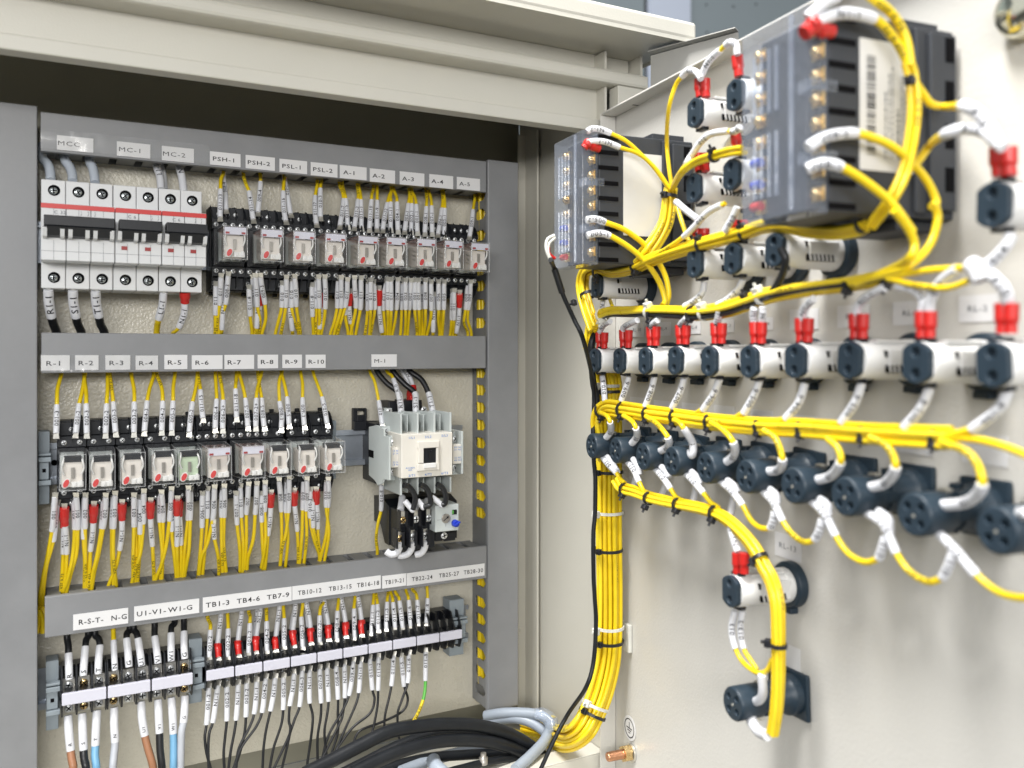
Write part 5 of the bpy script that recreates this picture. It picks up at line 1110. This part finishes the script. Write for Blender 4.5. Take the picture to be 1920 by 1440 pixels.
b4 = path(('R5', 590, 760), ('R5', 630, 815), ('R5', 720, 845), ('R5', 840, 890), ('R5', 1010, 928), ('R5', 1200, 965), ('R5', 1340, 1015), ('R5', 1470, 1120), ('R5', 1570, 1240), ('R5', 1640, 1370), ('R7', 1560, 160), ('R7', 1592, 300), ('R7', 1598, 520), ('R7', 1598, 760), ('R7', 1588, 940), ('R7', 1568, 1080), p=.044)
loom('wire_loom', b4, 6, .0042, .0038, .00165, ['yellow'], 'yellow loom sloping below the push buttons and hanging to the lone low button', 'wire loom', 'yellow looms on the door', twist=.8, jit=.15, taper=lambda u: 1 - .25 * u)
# loom between the far meter's tie and the loom below it
bm = [sat('R1', 965, 1395, LN1 - .010)] + [sat('R3', x, y, LN1 - .010) for x, y in ((945, 120), (890, 240), (810, 350))] + [dat('R3', 720, 450, .05)]
bm = [sat('R1', 975, 1330, LN1 - .010)] + bm
loom('wire_loom', bm, 6, .0052, .004, .0018, ['yellow'], 'short yellow loom crossing the blank sticker of the far meter', 'wire loom', 'yellow looms on the door', twist=.4, jit=.12)
bn = [sat('R2', 1055, 380, LN2 - .012), sat('R2', 1082, 470, LN2 - .012), sat('R2', 1098, 640, LN2 - .012), sat('R2', 1085, 830, LN2 - .012), sat('R2', 1040, 1050, LN2 - .012), sat('R2', 960, 1215, LN2 - .010), dat('R2', 830, 1385, .055)]
loom('wire_loom', bn, 4, .0030, .0026, .0018, ['yellow'], 'yellow loom running down over the barcode sticker of the near meter', 'wire loom', 'yellow looms on the door', twist=.5, jit=.2)
def dw(fr, spec, text, label, p=(.045, .045), proj=dat, group='wires on the door', **k):
    return wire(fr, spec, text, label, proj, p, group=group, **k)
# far meter's own wires
f1 = 1 + LN1 - .006
dw('M1', 'y1130,640 1020,480 880,340 740,215 600,145 s500,108 430,105 385,130', 'N1-2', 'yellow wire marked N1-2 into the top terminal of the far meter', (1 + LN1 - .012, f1), dmix, pos=.6)
dw('M1', 'y1125,640 980,440 850,330 680,270 s560,225 460,215 405,225 r385,245 360,275', 'N1-1', 'yellow wire marked N1-1 with red boot into the far meter', (1 + LN1 - .012, f1), dmix)
wire('M1', 'r395,215 440,262 500,285', None, 'short red boot below the sleeve marked N1-1 on the far meter', dmix, (f1, f1), group='wires on the door')
dw('R3', 'y945,725 962,640 925,490 815,325 660,200 510,140 s440,118 375,122', '005-2', 'yellow wire looping out of the upper of the two low terminals of the far meter', (1 + LN1 - .014, f1), dmix, r=.0022, rs=.0028)
dw('R3', 'y918,728 935,690 890,555 800,425 680,318 545,237 s460,218 380,235', '005-1', 'yellow wire with green print looping out of the lowest terminal of the far meter', (1 + LN1 - .018, f1), dmix, r=.0022, rs=.0028)
# near meter's own wires
n1 = 1 + LN2 - .006
def nd_(u): return .05 if u < .32 else 1 + LN2 - .014
dw('R4', 'y760,535 1000,478 1160,418 1290,288 1345,120 1325,10', None, 'thick looking yellow wire sweeping down from the near meter, outer bend', lambda u: .05 if u < .3 else 1 + LN2 - .016, dmix, r=.0022)
dw('R2', 'y1200,1268 1228,1230 1150,1080 1000,930 880,862 740,820 s620,825 530,850 440,905', '008-2', 'yellow wire from the upper of the two low terminals of the near meter', (1 + LN2 - .016, n1), dmix, r=.0022, rs=.0029)
dw('R4', 'y800,540 1060,430 1165,360 1190,280 1150,175 1055,48', None, 'yellow wire sweeping down from the near meter, inner bend', lambda u: .05 if u < .35 else 1 + LN2 - .022, dmix, r=.0022)
dw('R2', 'y1085,1425 960,1255 800,1120 650,1028 s560,1005 500,1012 435,1040', '008-1', 'yellow wire from the lowest terminal of the near meter', (1 + LN2 - .022, n1), dmix, r=.0022, rs=.0029)
dw('R2', 'y1058,400 1010,300 940,200 850,118 s700,85 590,95 490,142 r470,165 415,205', 'N1-1', 'yellow wire with white sleeve and red boot into the top of the near meter', (1 + LN2 - .012, n1), dmix, r=.0024, rs=.0031)
wire('R2', 'r490,150 530,185 590,195', None, 'short red boot at the top of the near meter', dmix, (n1, n1), rs=.0028, group='wires on the door')
dw('R2', 'y1072,400 1040,230 960,90 850,0 790,-50', None, 'yellow wire rising past the top of the near meter', (1 + LN2 - .014, 1 + LN2 - .010), dmix, r=.0024)
dw('R2', 's620,-20 540,20 480,75 440,110', None, 'white sleeve at the very top of the near meter', (1 + LN2 - .010, n1), dmix, rs=.0030)
dw('R2', 'y1095,500 1150,580 1200,640 1290,655 1390,650 s1480,690 1560,790 1620,900', '014', 'yellow wire turning off past the near meter to the pilot light by the free edge', lambda u: 1 + LN2 - .012 if u < .45 else .058, dmix, r=.0021, rs=.0030)
dw('R2', 'y1050,1050 1120,985 1190,890 1275,828 s1400,790 1520,810 1580,860 1640,905', '014', 'yellow wire rising past the near meter sticker to the free edge pilot light', lambda u: 1 + LN2 - .012 if u < .3 else .058, dmix, r=.0021, rs=.0028)
for xx, k in ((1612, 'nearer'), (1668, 'farther')):
    wire('R2', 'r%d,905 %d,990 %d,1082' % (xx, xx, xx + 8), None, 'red boot on the pilot light by the free edge, the %s of the two' % k, dat, (.046, .046), rs=.0027, group='red boots at the pilot lights')
# the group at the far meter's tie
A1 = 1 + LN1 - .012
dw('R1', 'y985,1330 965,1200 948,1000 962,780 1010,610 1055,545 s1100,500 1160,515 1192,560', '013', 'yellow wire arching from the far meter tie to the topmost pilot light', lambda u: A1 if u < .3 else .052, dmix)
for dx, k in ((-22, 'nearer'), (22, 'farther')): wire('R1', 'r%d,562 %d,620 %d,690' % (1200 + dx, 1200 + dx, 1206 + dx), None, 'red boot on the topmost pilot light, the %s of the two' % k, dat, (.046, .046), rs=.0024, group='red boots at the pilot lights')
dw('R1', 's1195,535 1250,430 1330,355 y1345,340 1365,322 s1400,300 1440,320 1450,390', 'N1-1', 'white and yellow jumper between the two topmost pilot lights', (.05, .05))
wire('R1', 'r1448,400 1456,470 1462,545', None, 'red boot on the pilot light behind the near meter cover, top row', dat, (.046, .046), rs=.0026, group='red boots at the pilot lights')
dw('R1', 'y990,1340 1030,1240 1085,1165 s1120,1110 1190,1010 1270,950 1390,932 y1392,932 1412,935 s1440,930 1470,900', '012', 'yellow wire with long white sleeve bridging the middle pilot lights', lambda u: A1 if u < .2 else .052, dmix)
for dx, k in ((-24, 'nearer'), (24, 'farther')): wire('R1', 'r%d,1090 %d,1150 %d,1218' % (1195 + dx, 1195 + dx, 1202 + dx), None, 'red boot on the middle pilot light beside the far meter, the %s of the two' % k, dat, (.046, .046), rs=.0024, group='red boots at the pilot lights')
wire('R1', 's1350,1080 1395,1010 1430,960 r1440,980 1448,1040 1452,1100', None, 'white sleeve with red boot on the pilot light behind the near meter, middle row', dat, (.046, .046), group='wires on the door')
bq = [sat('R1', 985, 1345, LN1 - .012), dat('R1', 1050, 1230, .054), dat('R1', 1150, 1155, .054), dat('R1', 1290, 1108, .054), dat('R1', 1400, 1082, .054), dat('R1', 1490, 1070, .054)]
loom('wire_loom', bq, 3, .0026, .0024, .0017, ['yellow'], 'thin yellow loom from the far meter tie to the near meter in a black tie', 'wire loom', 'yellow looms on the door', twist=1, jit=.2)
dw('R3', 'y1018,20 1060,150 1105,270 1165,318', None, 'yellow wire crossing from the far meter tie down to the upper loom', (.045, .05))
dw('R3', 's1010,-10 1085,55 1165,115', None, 'white sleeve leaving the far meter tie towards the middle pilot light', (.056, .05))
dw('R3', 'y770,425 940,330 1068,242 s1140,175 1240,70 1340,15 y1345,14 1365,5', '012', 'yellow wire rising from the upper loom into a long white sleeve', (.054, .05))
for dx, k in ((-26, 'nearer'), (26, 'farther')): wire('R3', 'r%d,185 %d,220 %d,262' % (1190 + dx, 1190 + dx, 1192 + dx), None, 'red boot above the third pilot light beside the far meter, the %s of the two' % k, dat, (.046, .046), rs=.0024, group='red boots at the pilot lights')
for dx, k in ((-26, 'nearer'), (26, 'farther')): wire('R3', 'r%d,130 %d,160 %d,200' % (1462 + dx, 1464 + dx, 1466 + dx), None, 'red boot between the pilot lights under the near meter, the %s of the two' % k, dat, (.048, .048), rs=.0025, group='red boots at the pilot lights')
dw('R3', 's1360,205 1410,120 1450,30', '012', 'white sleeve rising from the upper loom towards the near meter', (.056, .054))
wire('R4', 'r300,95 312,120 318,140', None, 'red boot on the pilot light with the whole ring, above the loom', dat, (.046, .046), rs=.003, group='red boots at the pilot lights')
wire('R4', 's400,120 550,120 740,135', None, 'white sleeve lying flat behind the loom under the near meter', dat, (.03, .03), rs=.003, group='wires on the door')
dw('R4', 'k300,300 330,380 300,500 230,600 120,650', None, 'black wire coming down beside the pilot light with the whole ring', (.052, .046), r=.0024)
# sleeves under the upper pilot lights
for spec, lab in (('s1215,560 1200,640 1140,700 1075,735', 'white sleeve below the third pilot light beside the far meter'), ('s1490,545 1450,620 1380,690 1310,725', 'white sleeve below the pilot light under the near meter')): dw('R3', spec, '012-2', lab, (.042, .044))
for spec, lab in (('s500,660 490,720 470,790', 'white sleeve below the pilot light nearest the hinge'),): dw('R3', spec, 'N', lab, (.042, .042))
dw('R3', 'y535,660 548,700 560,735', None, 'short yellow wire below the pilot light nearest the hinge', (.03, .04))
wire('R3', 'r500,432 500,445 500,470', None, 'red boot showing under the far meter', dat, (.046, .046), rs=.003, group='red boots at the pilot lights')
# free edge pilot light
dw('R4', 's1835,205 1800,290 1700,395 1620,430', '014', 'white sleeve falling from the free edge pilot light to the loom end', (.046, .05), rs=.0028)
dw('R4', 'y1010,500 1250,455 1420,440 1575,430 s1600,420 1625,425 1640,450', None, 'upper yellow wire at the end of the loom under the meters', (.05, .05))
dw('R4', 'y1010,505 1200,550 1400,568 1570,515 s1590,505 1620,480 1650,455', None, 'lower yellow wire sagging at the end of the loom under the meters', (.05, .05))
wire('R4', 's1560,405 1610,450 1640,520', None, 'white collar sleeve gathering the yellow wires at the loom end', dat, (.052, .052), rs=.0045, group='wires on the door')
dw('R4', 's1690,470 1770,550 1805,610 1812,668', '014', 'white sleeve dropping to the tenth pilot light of the long row', (.05, .046), rs=.0030)
# row of ten: two red boots and a marked sleeve above, one sleeve below
for i, (fr, x, y0, y1) in enumerate((('R3', 487, 922, 1035), ('R3', 657, 905, 1030), ('R3', 853, 880, 1015), ('R3', 1063, 870, 1005), ('R3', 1316, 855, 1000), ('R3', 1598, 850, 1000), ('R4', 455, 770, 930), ('R4', 818, 740, 905), ('R4', 1266, 725, 900), ('R4', 1805, 670, 872))):
    sc_ = FR[fr][2] / 3.789 * (1 + i * .07) * 21
    for sgn, k in ((-1, 'nearer'), (1, 'farther')):
        wire(fr, 'r%f,%f %f,%f %f,%f' % (x + sgn * sc_, y0, x + sgn * sc_ * .9, (y0 + y1) / 2, x + sgn * sc_ * .85, y1), None, 'red boot of the %s pilot light in the long row, the %s of its two' % (ORD[i], k), dat, (.0455, .0455), rs=.0022, group='red boots at the long pilot light row')
for i, (fr, spec) in enumerate((('R3', 's468,925 500,870 545,842'), ('R3', 's636,915 650,880 740,835'), ('R3', 's832,890 850,862 885,835'), ('R3', 's1042,875 1058,850 1090,820'), ('R3', 's1300,860 1312,820 1322,770'), ('R3', 's1572,855 1560,800 1570,750'), ('R4', 's440,780 460,700 520,640'), ('R4', 's800,750 820,680 900,610 1000,565'), ('R4', 's1240,735 1250,650 1190,585 1080,555'))):
    dw(fr, spec, 'N1-1', 'white sleeve above the %s pilot light of the long row' % ORD[i], (.0455, .048), rs=.0025)
dw('R4', 's1290,735 1300,640 1370,520 1475,440', '013', 'second white sleeve above the ninth pilot light of the long row', (.0455, .05), rs=.0026)
dw('R3', 's1625,850 1630,800 1628,740', 'N', 'second white sleeve above the sixth pilot light of the long row', (.0455, .048), rs=.0022); dw('R4', 's172,800 176,740 178,715', 'N', 'thin white sleeve with black mark above the sixth pilot light', (.0455, .048), rs=.0022)
marks = ['010-6', '009-6', '008-6', '007-6', '006-6', '005-6', '004-6', '003-6', '002-6', '001-6']
for i, (fr, spec) in enumerate((('R5', 's490,20 500,100 508,200'), ('R5', 's680,25 655,110 625,195'), ('R5', 's862,25 835,130 795,235'), ('R5', 's1072,35 1040,140 985,245'), ('R5', 's1325,40 1280,150 1205,262'), ('R5', 's1612,35 1565,165 1495,285'), ('R6', 's422,60 385,180 305,280'), ('R6', 's772,60 730,180 645,305'), ('R6', 's1190,90 1130,220 1030,335'), ('R6', 's1680,80 1610,220 1445,345'))):
    dw(fr, spec, marks[i], 'white sleeve marked %s below the %s pilot light of the long row' % (marks[i], ORD[i]), (.042, .046), rs=.0026)
for fr, spec, i in (('R5', 'y1150,290 1180,270 1205,262', 4), ('R5', 'y1440,315 1470,295 1495,285', 5), ('R6', 'y200,300 260,290 300,282', 6), ('R6', 'y1240,385 1350,370 1445,345', 9)):
    dw(fr, spec, None, 'short yellow wire joining the %s sleeve to the horizontal loom' % ORD[i], (.045, .046), r=.002)
# push button drops
for i, (fr, spec) in enumerate((('R5', 'y480,280 520,300 545,345 s550,410 500,480'), ('R5', 'y640,300 700,340 728,388 s735,450 680,520'), ('R5', 'y800,305 880,360 955,455 s955,520 875,565'), ('R5', 'y1000,330 1040,350 1068,392 s1130,490 1128,580 1088,560'), ('R5', 'y1260,350 1345,400 1420,490 s1425,580 1335,655'), ('R6', 'y170,350 245,405 285,525 s262,590 165,605'), ('R6', 'y560,400 625,460 642,545 s580,630 460,662'), ('R6', 'y820,392 930,450 980,572 s920,670 800,705'), ('R6', 'y1255,415 1440,500 1512,675 s1425,785 1222,815'))):
    dw(fr, spec, '01', 'yellow wire curling from the horizontal loom into the %s push button' % ORD[i], lambda u: .050 if u < .6 else .042, r=.002, rs=.0029, pos=.5)
dw('R6', 'y1310,392 1480,405 1650,450 1790,505 1900,560', None, 'yellow wire leaving the horizontal loom towards the free edge of the door', (.045, .045), r=.002)
dw('R6', 's1790,850 1740,870 1715,850', None, 'white sleeve end at the tenth push button', (.05, .042), rs=.0028)
# jumpers under the push buttons
for i, (fr, spec) in enumerate((('R5', 's490,592 530,645 595,712 y610,740 650,780'), ('R5', 's662,620 715,690 752,775 y790,840 850,868'), ('R5', 's858,672 920,740 978,825 y1015,880 1065,905'), ('R5', 's1072,702 1140,770 1212,855 y1260,915 1315,955'), ('R5', 's1328,768 1410,835 1490,942 y1545,1040 1610,1095 1680,1098 s1700,1060 1715,990'), ('R6', 's158,718 228,790 288,910 y350,990 420,1035 480,1018 s510,970 530,900'), ('R6', 's458,780 540,860 615,1002 y690,1105 790,1158 872,1132 s895,1080 915,1010'), ('R6', 's803,858 905,930 985,1106 y1070,1220 1180,1278 1262,1252 s1300,1190 1335,1100'), ('R6', 's1232,972 1340,1080 1478,1240 y1600,1335 1700,1370 1800,1378'))):
    dw(fr, spec, '011', 'yellow jumper with white sleeves sagging below the %s push button' % ORD[i], (.043, .043), r=.0019, rs=.0026)
for i, (fr, spec) in enumerate((('R5', 's515,580 560,640 600,705'), ('R5', 's705,605 740,660 752,720'), ('R5', 's905,660 945,700 962,740'), ('R5', 's1115,690 1160,740 1180,790'), ('R5', 's1375,760 1425,800 1450,850'), ('R6', 's205,710 245,750 255,800'), ('R6', 's510,770 560,810 572,870'), ('R6', 's870,845 935,900 945,980'))):
    dw(fr, spec, None, 'second white sleeve bulging under the %s push button' % ORD[i], (.041, .041), rs=.0026)
for i, (fr, spec) in enumerate((('R5', 's738,690 725,750 708,805'), ('R5', 's945,770 925,830 900,878'), ('R5', 's1155,800 1145,860 1130,915'), ('R5', 's1425,870 1410,940 1400,1005'), ('R6', 's232,830 225,890 205,945'))):
    dw(fr, spec, None, 'white sleeve slanting behind the jumper, below the gap after push button %s' % ORD[i], (.03, .034), rs=.0026)
# lone low pair
for dx, k in ((-20, 'nearer'), (22, 'farther')): wire('R7', 'r%d,-10 %d,50 %d,112' % (1372 + dx, 1372 + dx, 1372 + dx), None, 'red boot on the lone low pilot light, the %s of the two' % k, dat, (.046, .046), rs=.0024, group='red boots at the pilot lights')
dw('R5', 's1455,1270 1430,1200 1410,1130 1402,1080', 'N1-1', 'white sleeve above the lone low pilot light', (.046, .044), rs=.0026)
dw('R7', 's1335,335 1318,450 1342,565 y1390,650 1470,708 1530,695 1560,630', '013', 'yellow wire with white sleeve looping below the lone low pilot light, outer', (.044, .044))
dw('R7', 's1382,335 1372,450 1392,565 y1430,630 1470,690', '013-2', 'yellow wire with white sleeve looping below the lone low pilot light, inner', (.042, .042))
dw('R7', 's1500,722 1505,830 1480,875 1430,880', None, 'white sleeve bending into the lone low push button', (.046, .04), rs=.0030)
dw('R7', 's1432,960 1440,1005 1480,1060 1535,1085', None, 'white sleeve from the loom end to the lone low push button', (.042, .046), rs=.0036)
# black lead beside the vertical loom and its small leads
kw = [sat('R3', 122, 405, LN1 - .002)] + [at('R3', x, y, .60) for x, y in ((150, 470), (205, 640), (285, 820), (360, 990))] + [at('R5', x, y, .648) for x, y in ((428, 100), (424, 420), (430, 620), (440, 740), (438, 1000), (426, 1150), (428, 1440))] + [at('R7', x, y, .648) for x, y in ((496, 250), (504, 420), (488, 650), (442, 800))] + [at('R7', x, y, .68) for x, y in ((340, 950), (258, 1100), (180, 1270), (150, 1330))]
t = thing('sheathed_lead', 'black sheathed lead from the far meter cover down along the yellow loom', 'cable', kw[0]); b = MB(); S, _ = spline(kw); b.tube(S, .0019, 10); part('jacket', b, 'kcable', t)
b = MB(); S2, _ = spline(kw[1:3]); b.tube(S2, .0027, 10); part('shrink_collar', b, 'kwire', t)
for pts, m, nm in ((((150, 232), (100, 262), (92, 330), (118, 405)), 'wtie', 'white_core'), (((155, 250), (112, 290), (108, 350), (124, 405)), 'wtie', 'white_core'), (((108, 318), (112, 360), (140, 388), (155, 395)), 'red', 'red_core')):
    b = MB(); S, _ = spline([sat('R3', x, y, LN1 + .02) for x, y in pts]); b.tube(S, .0013, 8); part(nm, b, m, t)
bk = [at('R3', x, y, .652) for x, y in ((500, 830), (440, 930), (410, 1030))] + [at('R5', x, y, .657) for x, y in ((425, 60), (450, 180), (440, 330))]
b = MB(); S, _ = spline(bk); b.tube(S, .0030, 10); solo('sheathed_lead', b, 'kcable', 'short black lead turning from the loom under the meters down to the hinge', 'cable')

# ---- cable ties
def tie(fr, x, y, half, axis, head, col, label, proj=dat, p=.045, wd=.0026):
    c = proj(fr, x, y, p); e = proj(fr, x + axis[0], y + axis[1], p); ax = (e - c).normalized()
    v = -c.normalized(); v = (v - ax * v.dot(ax)).normalized(); u = ax.cross(v)
    R = half / FR[fr][2] * c.dot(FWD) / F
    t = thing('cable_tie', label, 'cable tie', c, 'cable ties on the door looms')
    n = 28; b = MB(); vs = []
    for k in range(n):
        a = 2 * math.pi * k / n
        d = u * math.cos(a) * R + v * math.sin(a) * R
        dn = d.normalized()
        for (w_, r_) in ((-wd / 2, 0), (wd / 2, 0), (wd / 2, .0011), (-wd / 2, .0011)): vs.append(c + d + dn * r_ + ax * w_)
    b.add(vs, [[k * 4 + j, ((k + 1) % n) * 4 + j, ((k + 1) % n) * 4 + (j + 1) % 4, k * 4 + (j + 1) % 4] for k in range(n) for j in range(4)], 0, False)
    m = 'tie' if col == 'k' else 'wtie'
    part('band', b, m, t)
    h = proj(fr, head[0], head[1], p) - c; h = h - ax * h.dot(ax)
    hn = h.normalized(); R2 = max(R + .0008, h.length)
    q = hn * .9 + v * .45; q.normalize(); hc = c + q * R2; w2_ = ax.cross(q)
    b = MB(); s = .0026 if col == 'k' else .0032
    vs = [hc + ax * i * s + q * j * s * .8 + w2_ * k * s * .9 for i in (-1, 1) for j in (-1, 1) for k in (-1, 1)]
    b.add(vs, [(0, 1, 3, 2), (4, 6, 7, 5), (0, 4, 5, 1), (2, 3, 7, 6), (0, 2, 6, 4), (1, 5, 7, 3)]); part('head', b, m, t, .0007)
    b = MB(); b.tube([hc + q * .001, hc + q * (s + .002)], s * .45, 4); part('cut_tail', b, m, t)
    return t
VT = dict(proj=at, p=VY)
tie('R3', 530, 1300, 78, (0, 1), (415, 1280), 'w', 'natural white tie with a long head high on the vertical loom', **VT); tie('R3', 535, 1340, 78, (0, 1), (455, 1338), 'k', 'black tie on the vertical loom just above the horizontal loom', **VT)
tie('R5', 530, 697, 100, (0, 1), (435, 700), 'k', 'black tie on the vertical loom at the height of the first push button', **VT); tie('R5', 532, 985, 102, (0, 1), (415, 985), 'w', 'white tie on the vertical loom below the sloping loom', **VT)
tie('R5', 530, 1252, 98, (0, 1), (462, 1258), 'k', 'black tie midway down the vertical loom', **VT); tie('R7', 585, 432, 82, (0, 1), (475, 430), 'w', 'white tie with the mount base on the vertical loom', **VT)
tie('R7', 583, 520, 82, (0, 1), (515, 522), 'k', 'black tie just below the white tie with the mount base', **VT); tie('R7', 500, 905, 78, (-.35, 1), (460, 915), 'w', 'white tie near the bottom curl of the vertical loom', **VT); tie('R7', 482, 955, 78, (-.4, 1), (425, 955), 'k', 'black tie near the bottom curl of the vertical loom', **VT)
for i, (fr, x, y, h, hx, hy, ax) in enumerate((('R5', 492, 262, 54, 462, 310, (1, -.4)), ('R5', 640, 260, 52, 605, 285, (1, .1)), ('R5', 820, 288, 48, 782, 325, (1, .15)), ('R5', 1015, 310, 50, 972, 325, (1, .12)), ('R5', 1262, 345, 52, 1238, 362, (1, .12)), ('R5', 1615, 378, 50, 1590, 392, (1, .1)), ('R6', 410, 335, 42, 390, 352, (1, .08)), ('R6', 790, 365, 40, 768, 390, (1, .08)), ('R6', 1230, 392, 46, 1226, 432, (1, .08)))):
    tie(fr, x, y, h, ax, (hx, hy), 'k', 'black tie round the horizontal loom, %s from the hinge' % ORD[i], p=.044)
for i, (fr, x, y, h, hx, hy, ax) in enumerate((('R5', 650, 825, 38, 655, 875, (1, .35)), ('R5', 822, 888, 38, 815, 955, (1, .3)), ('R5', 1030, 932, 40, 1012, 978, (1, .2)), ('R5', 1290, 990, 44, 1262, 1038, (1, .4)), ('R5', 1610, 1310, 48, 1575, 1325, (.5, 1)), ('R7', 1598, 545, 42, 1555, 545, (0, 1)))):
    tie(fr, x, y, h, ax, (hx, hy), 'k', 'black tie round the sloping loom below the buttons, %s from the hinge' % ORD[i], p=.044)
for i, (fr, x, y, h, hx, hy, ax) in enumerate((('R3', 390, 655, 52, 325, 675, (.2, 1)), ('R3', 480, 490, 60, 432, 555, (1, .1)), ('R3', 735, 450, 46, 715, 462, (1, -.35)), ('R3', 1195, 298, 44, 1188, 290, (1, -.3)), ('R3', 1500, 212, 42, 1490, 205, (1, -.35)), ('R4', 55, 205, 38, 50, 190, (1, -.4)), ('R4', 840, 150, 42, 835, 140, (1, -.4)))):
    tie(fr, x, y, h, ax, (hx, hy), 'k', 'black tie round the loom curving under the meters, %s from the hinge' % ORD[i], p=.05)
for i, (fr, x, y, h, hx, hy, ax, c) in enumerate((('R3', 490, 800, 46, 478, 812, (1, -.5), 'w'), ('R3', 830, 778, 46, 820, 755, (1, .2), 'w'), ('R3', 850, 800, 44, 835, 828, (1, .2), 'k'), ('R3', 1130, 785, 44, 1112, 798, (1, .05), 'k'), ('R3', 1215, 785, 46, 1200, 760, (1, 0), 'w'), ('R3', 1525, 705, 40, 1512, 655, (1, -.3), 'k'), ('R3', 1620, 670, 46, 1602, 650, (1, -.35), 'w'), ('R4', 755, 545, 40, 740, 560, (1, -.15), 'k'), ('R4', 1010, 500, 42, 1025, 560, (1, -.2), 'k'))):
    tie(fr, x, y, h, ax, (hx, hy), c, '%s tie round the loom with the black wire, %s from the hinge' % ('black' if c == 'k' else 'natural white', ORD[i]), p=.045)
tie('R1', 968, 1395, 48, (-.1, 1), (918, 1395), 'k', 'black tie gathering the wires over the far meter sticker', proj=sat, p=LN1 - .010)
tie('R1', 1285, 1110, 34, (1, -.3), (1270, 1075), 'k', 'black tie on the thin loom between the two meters', p=.054)
tie('R2', 1088, 495, 30, (.1, 1), (1080, 500), 'k', 'black tie gathering the wires over the barcode sticker', proj=sat, p=LN2 - .012)
# tie mount
q0 = dat('R7', 684, 500, .003)
b = MB(); z0 = dat('R7', 684, 578, .003).z; z1 = dat('R7', 684, 412, .003).z; sA = door_s(dat('R7', 660, 500, .003)); sB = door_s(dat('R7', 706, 500, .003))
dbox(b, sA, sB, .0004, .004, z0, z1); dbox(b, sA, sA + .004, .0042, .012, (z0 + z1) / 2 - .006, (z0 + z1) / 2 + .006); solo('tie_mount', b, 'wtie', 'white plastic tie mount on the door behind the vertical loom', 'tie mount', bev=.0006)

# ================================================================== CABLES ON THE CABINET FLOOR
def cable(fr, pts, r, m, label, Y, text=None, group=None):
    n = len(pts)
    P = [at(fr, x, y, (Y[0] + (Y[1] - Y[0]) * i / (n - 1))) for i, (x, y) in enumerate(pts)]
    S, _ = spline(P)
    t = thing('power_cable', label, 'cable', P[0], group); b = MB(); b.tube(S, r, 14); part('jacket', b, m, t)
    if text: tb = MB(); wrap_text(tb, text, S[6:-6], r, r * .6, True, .5); part('lettering', tb, 'inkgrey', t)
cable('Z6', [(330, 1480), (500, 1395), (700, 1290), (900, 1195), (1100, 1160), (1300, 1145), (1500, 1155), (1700, 1205), (1850, 1290), (1980, 1400)], .0058, 'kcable', 'thick black cable arching over the cabinet floor, the uppermost', (.70, .735), group='black cables on the cabinet floor')
cable('Z6', [(640, 1480), (800, 1400), (980, 1325), (1200, 1265), (1400, 1250), (1600, 1268), (1760, 1320), (1900, 1400), (1960, 1460)], .0058, 'kcable', 'thick black cable arching under the uppermost one', (.70, .735), group='black cables on the cabinet floor')
cable('Z6', [(560, 1490), (760, 1390), (960, 1290), (1180, 1215), (1380, 1205), (1600, 1232), (1760, 1290), (1900, 1380)], .0050, 'kcable', 'black cable showing in the gap between the two thick arches', (.745, .765), group='black cables on the cabinet floor')
cable('Z6', [(760, 1490), (960, 1420), (1180, 1370), (1400, 1352), (1560, 1345), (1700, 1340), (1850, 1400)], .0046, 'kcable', 'black cable on the cabinet floor under the second thick arch', (.745, .765), group='black cables on the cabinet floor')
cable('Z6', [(1250, 1480), (1400, 1440), (1560, 1400), (1728, 1375), (1860, 1400)], .0035, 'kcable', 'thin black cable lowest on the cabinet floor', (.705, .73), group='black cables on the cabinet floor')
cable('Z6', [(980, 1465), (1080, 1425), (1200, 1380), (1400, 1330), (1600, 1290)], .0052, 'gcable', 'grey cable half hidden below the black cables', (.735, .77), group='grey cables on the cabinet floor')
cable('Z6', [(1195, 1385), (1215, 1430), (1270, 1480)], .0062, 'gcable', 'grey cable end bending down between the black cables', (.72, .70), group='grey cables on the cabinet floor')
cable('R7', [(-160, 968), (-60, 952), (60, 950), (170, 965), (228, 1020), (200, 1110), (120, 1200), (20, 1290)], .0052, 'gcable', 'grey cable looping round by the bottom of the yellow loom', (.80, .70), '1Y', group='grey cables on the cabinet floor')
cable('R7', [(-160, 1010), (-60, 985), (40, 985), (140, 1020), (230, 1090), (320, 1150), (430, 1205)], .0050, 'gcable', 'grey cable passing behind the looping one towards the sill', (.80, .72), group='grey cables on the cabinet floor')
cable('R7', [(140, 955), (190, 955), (235, 990), (240, 1035)], .0056, 'clearm', 'clear wrapped cable end on the grey cable loop', (.74, .725))
for i, pts in enumerate((((0, 1050), (60, 1070), (120, 1085), (170, 1100)), ((20, 1060), (70, 1090), (150, 1110), (200, 1108)), ((230, 975), (290, 975), (330, 1010), (380, 1060)), ((250, 985), (300, 1010), (350, 1060), (390, 1100)))):
    cable('R7', pts, .0016, 'yellow', 'thin yellow wire lying behind the grey cables, %s' % ORD[i], (.80, .76), group='yellow wires on the cabinet floor')
q = at('Z6', 1535, 1368, .715); b = MB(); b.lathe((q.x, q.y, q.z - .006), (0, 0, 1), [(0, .004), (.006, .004), (.0062, .0026), (.010, .0026)], 12); solo('floor_bolt', b, 'armature', 'small metal bolt standing on the cabinet floor below the cables', 'bolt')

# ================================================================== labels that would repeat get their place in the row
for lab, os_ in LAB.items():
    if len(os_) < 2: continue
    for i, o in enumerate(sorted(os_, key=lambda o: o.location.x)):
        wd = lab + ', %s of %d' % (ORD[i] if i < 10 else str(i + 1), len(os_))
        w_ = wd.split()
        o['label'] = wd if len(w_) <= 16 else ' '.join(lab.split()[:12]) + ', %s of %d' % (ORD[i], len(os_))
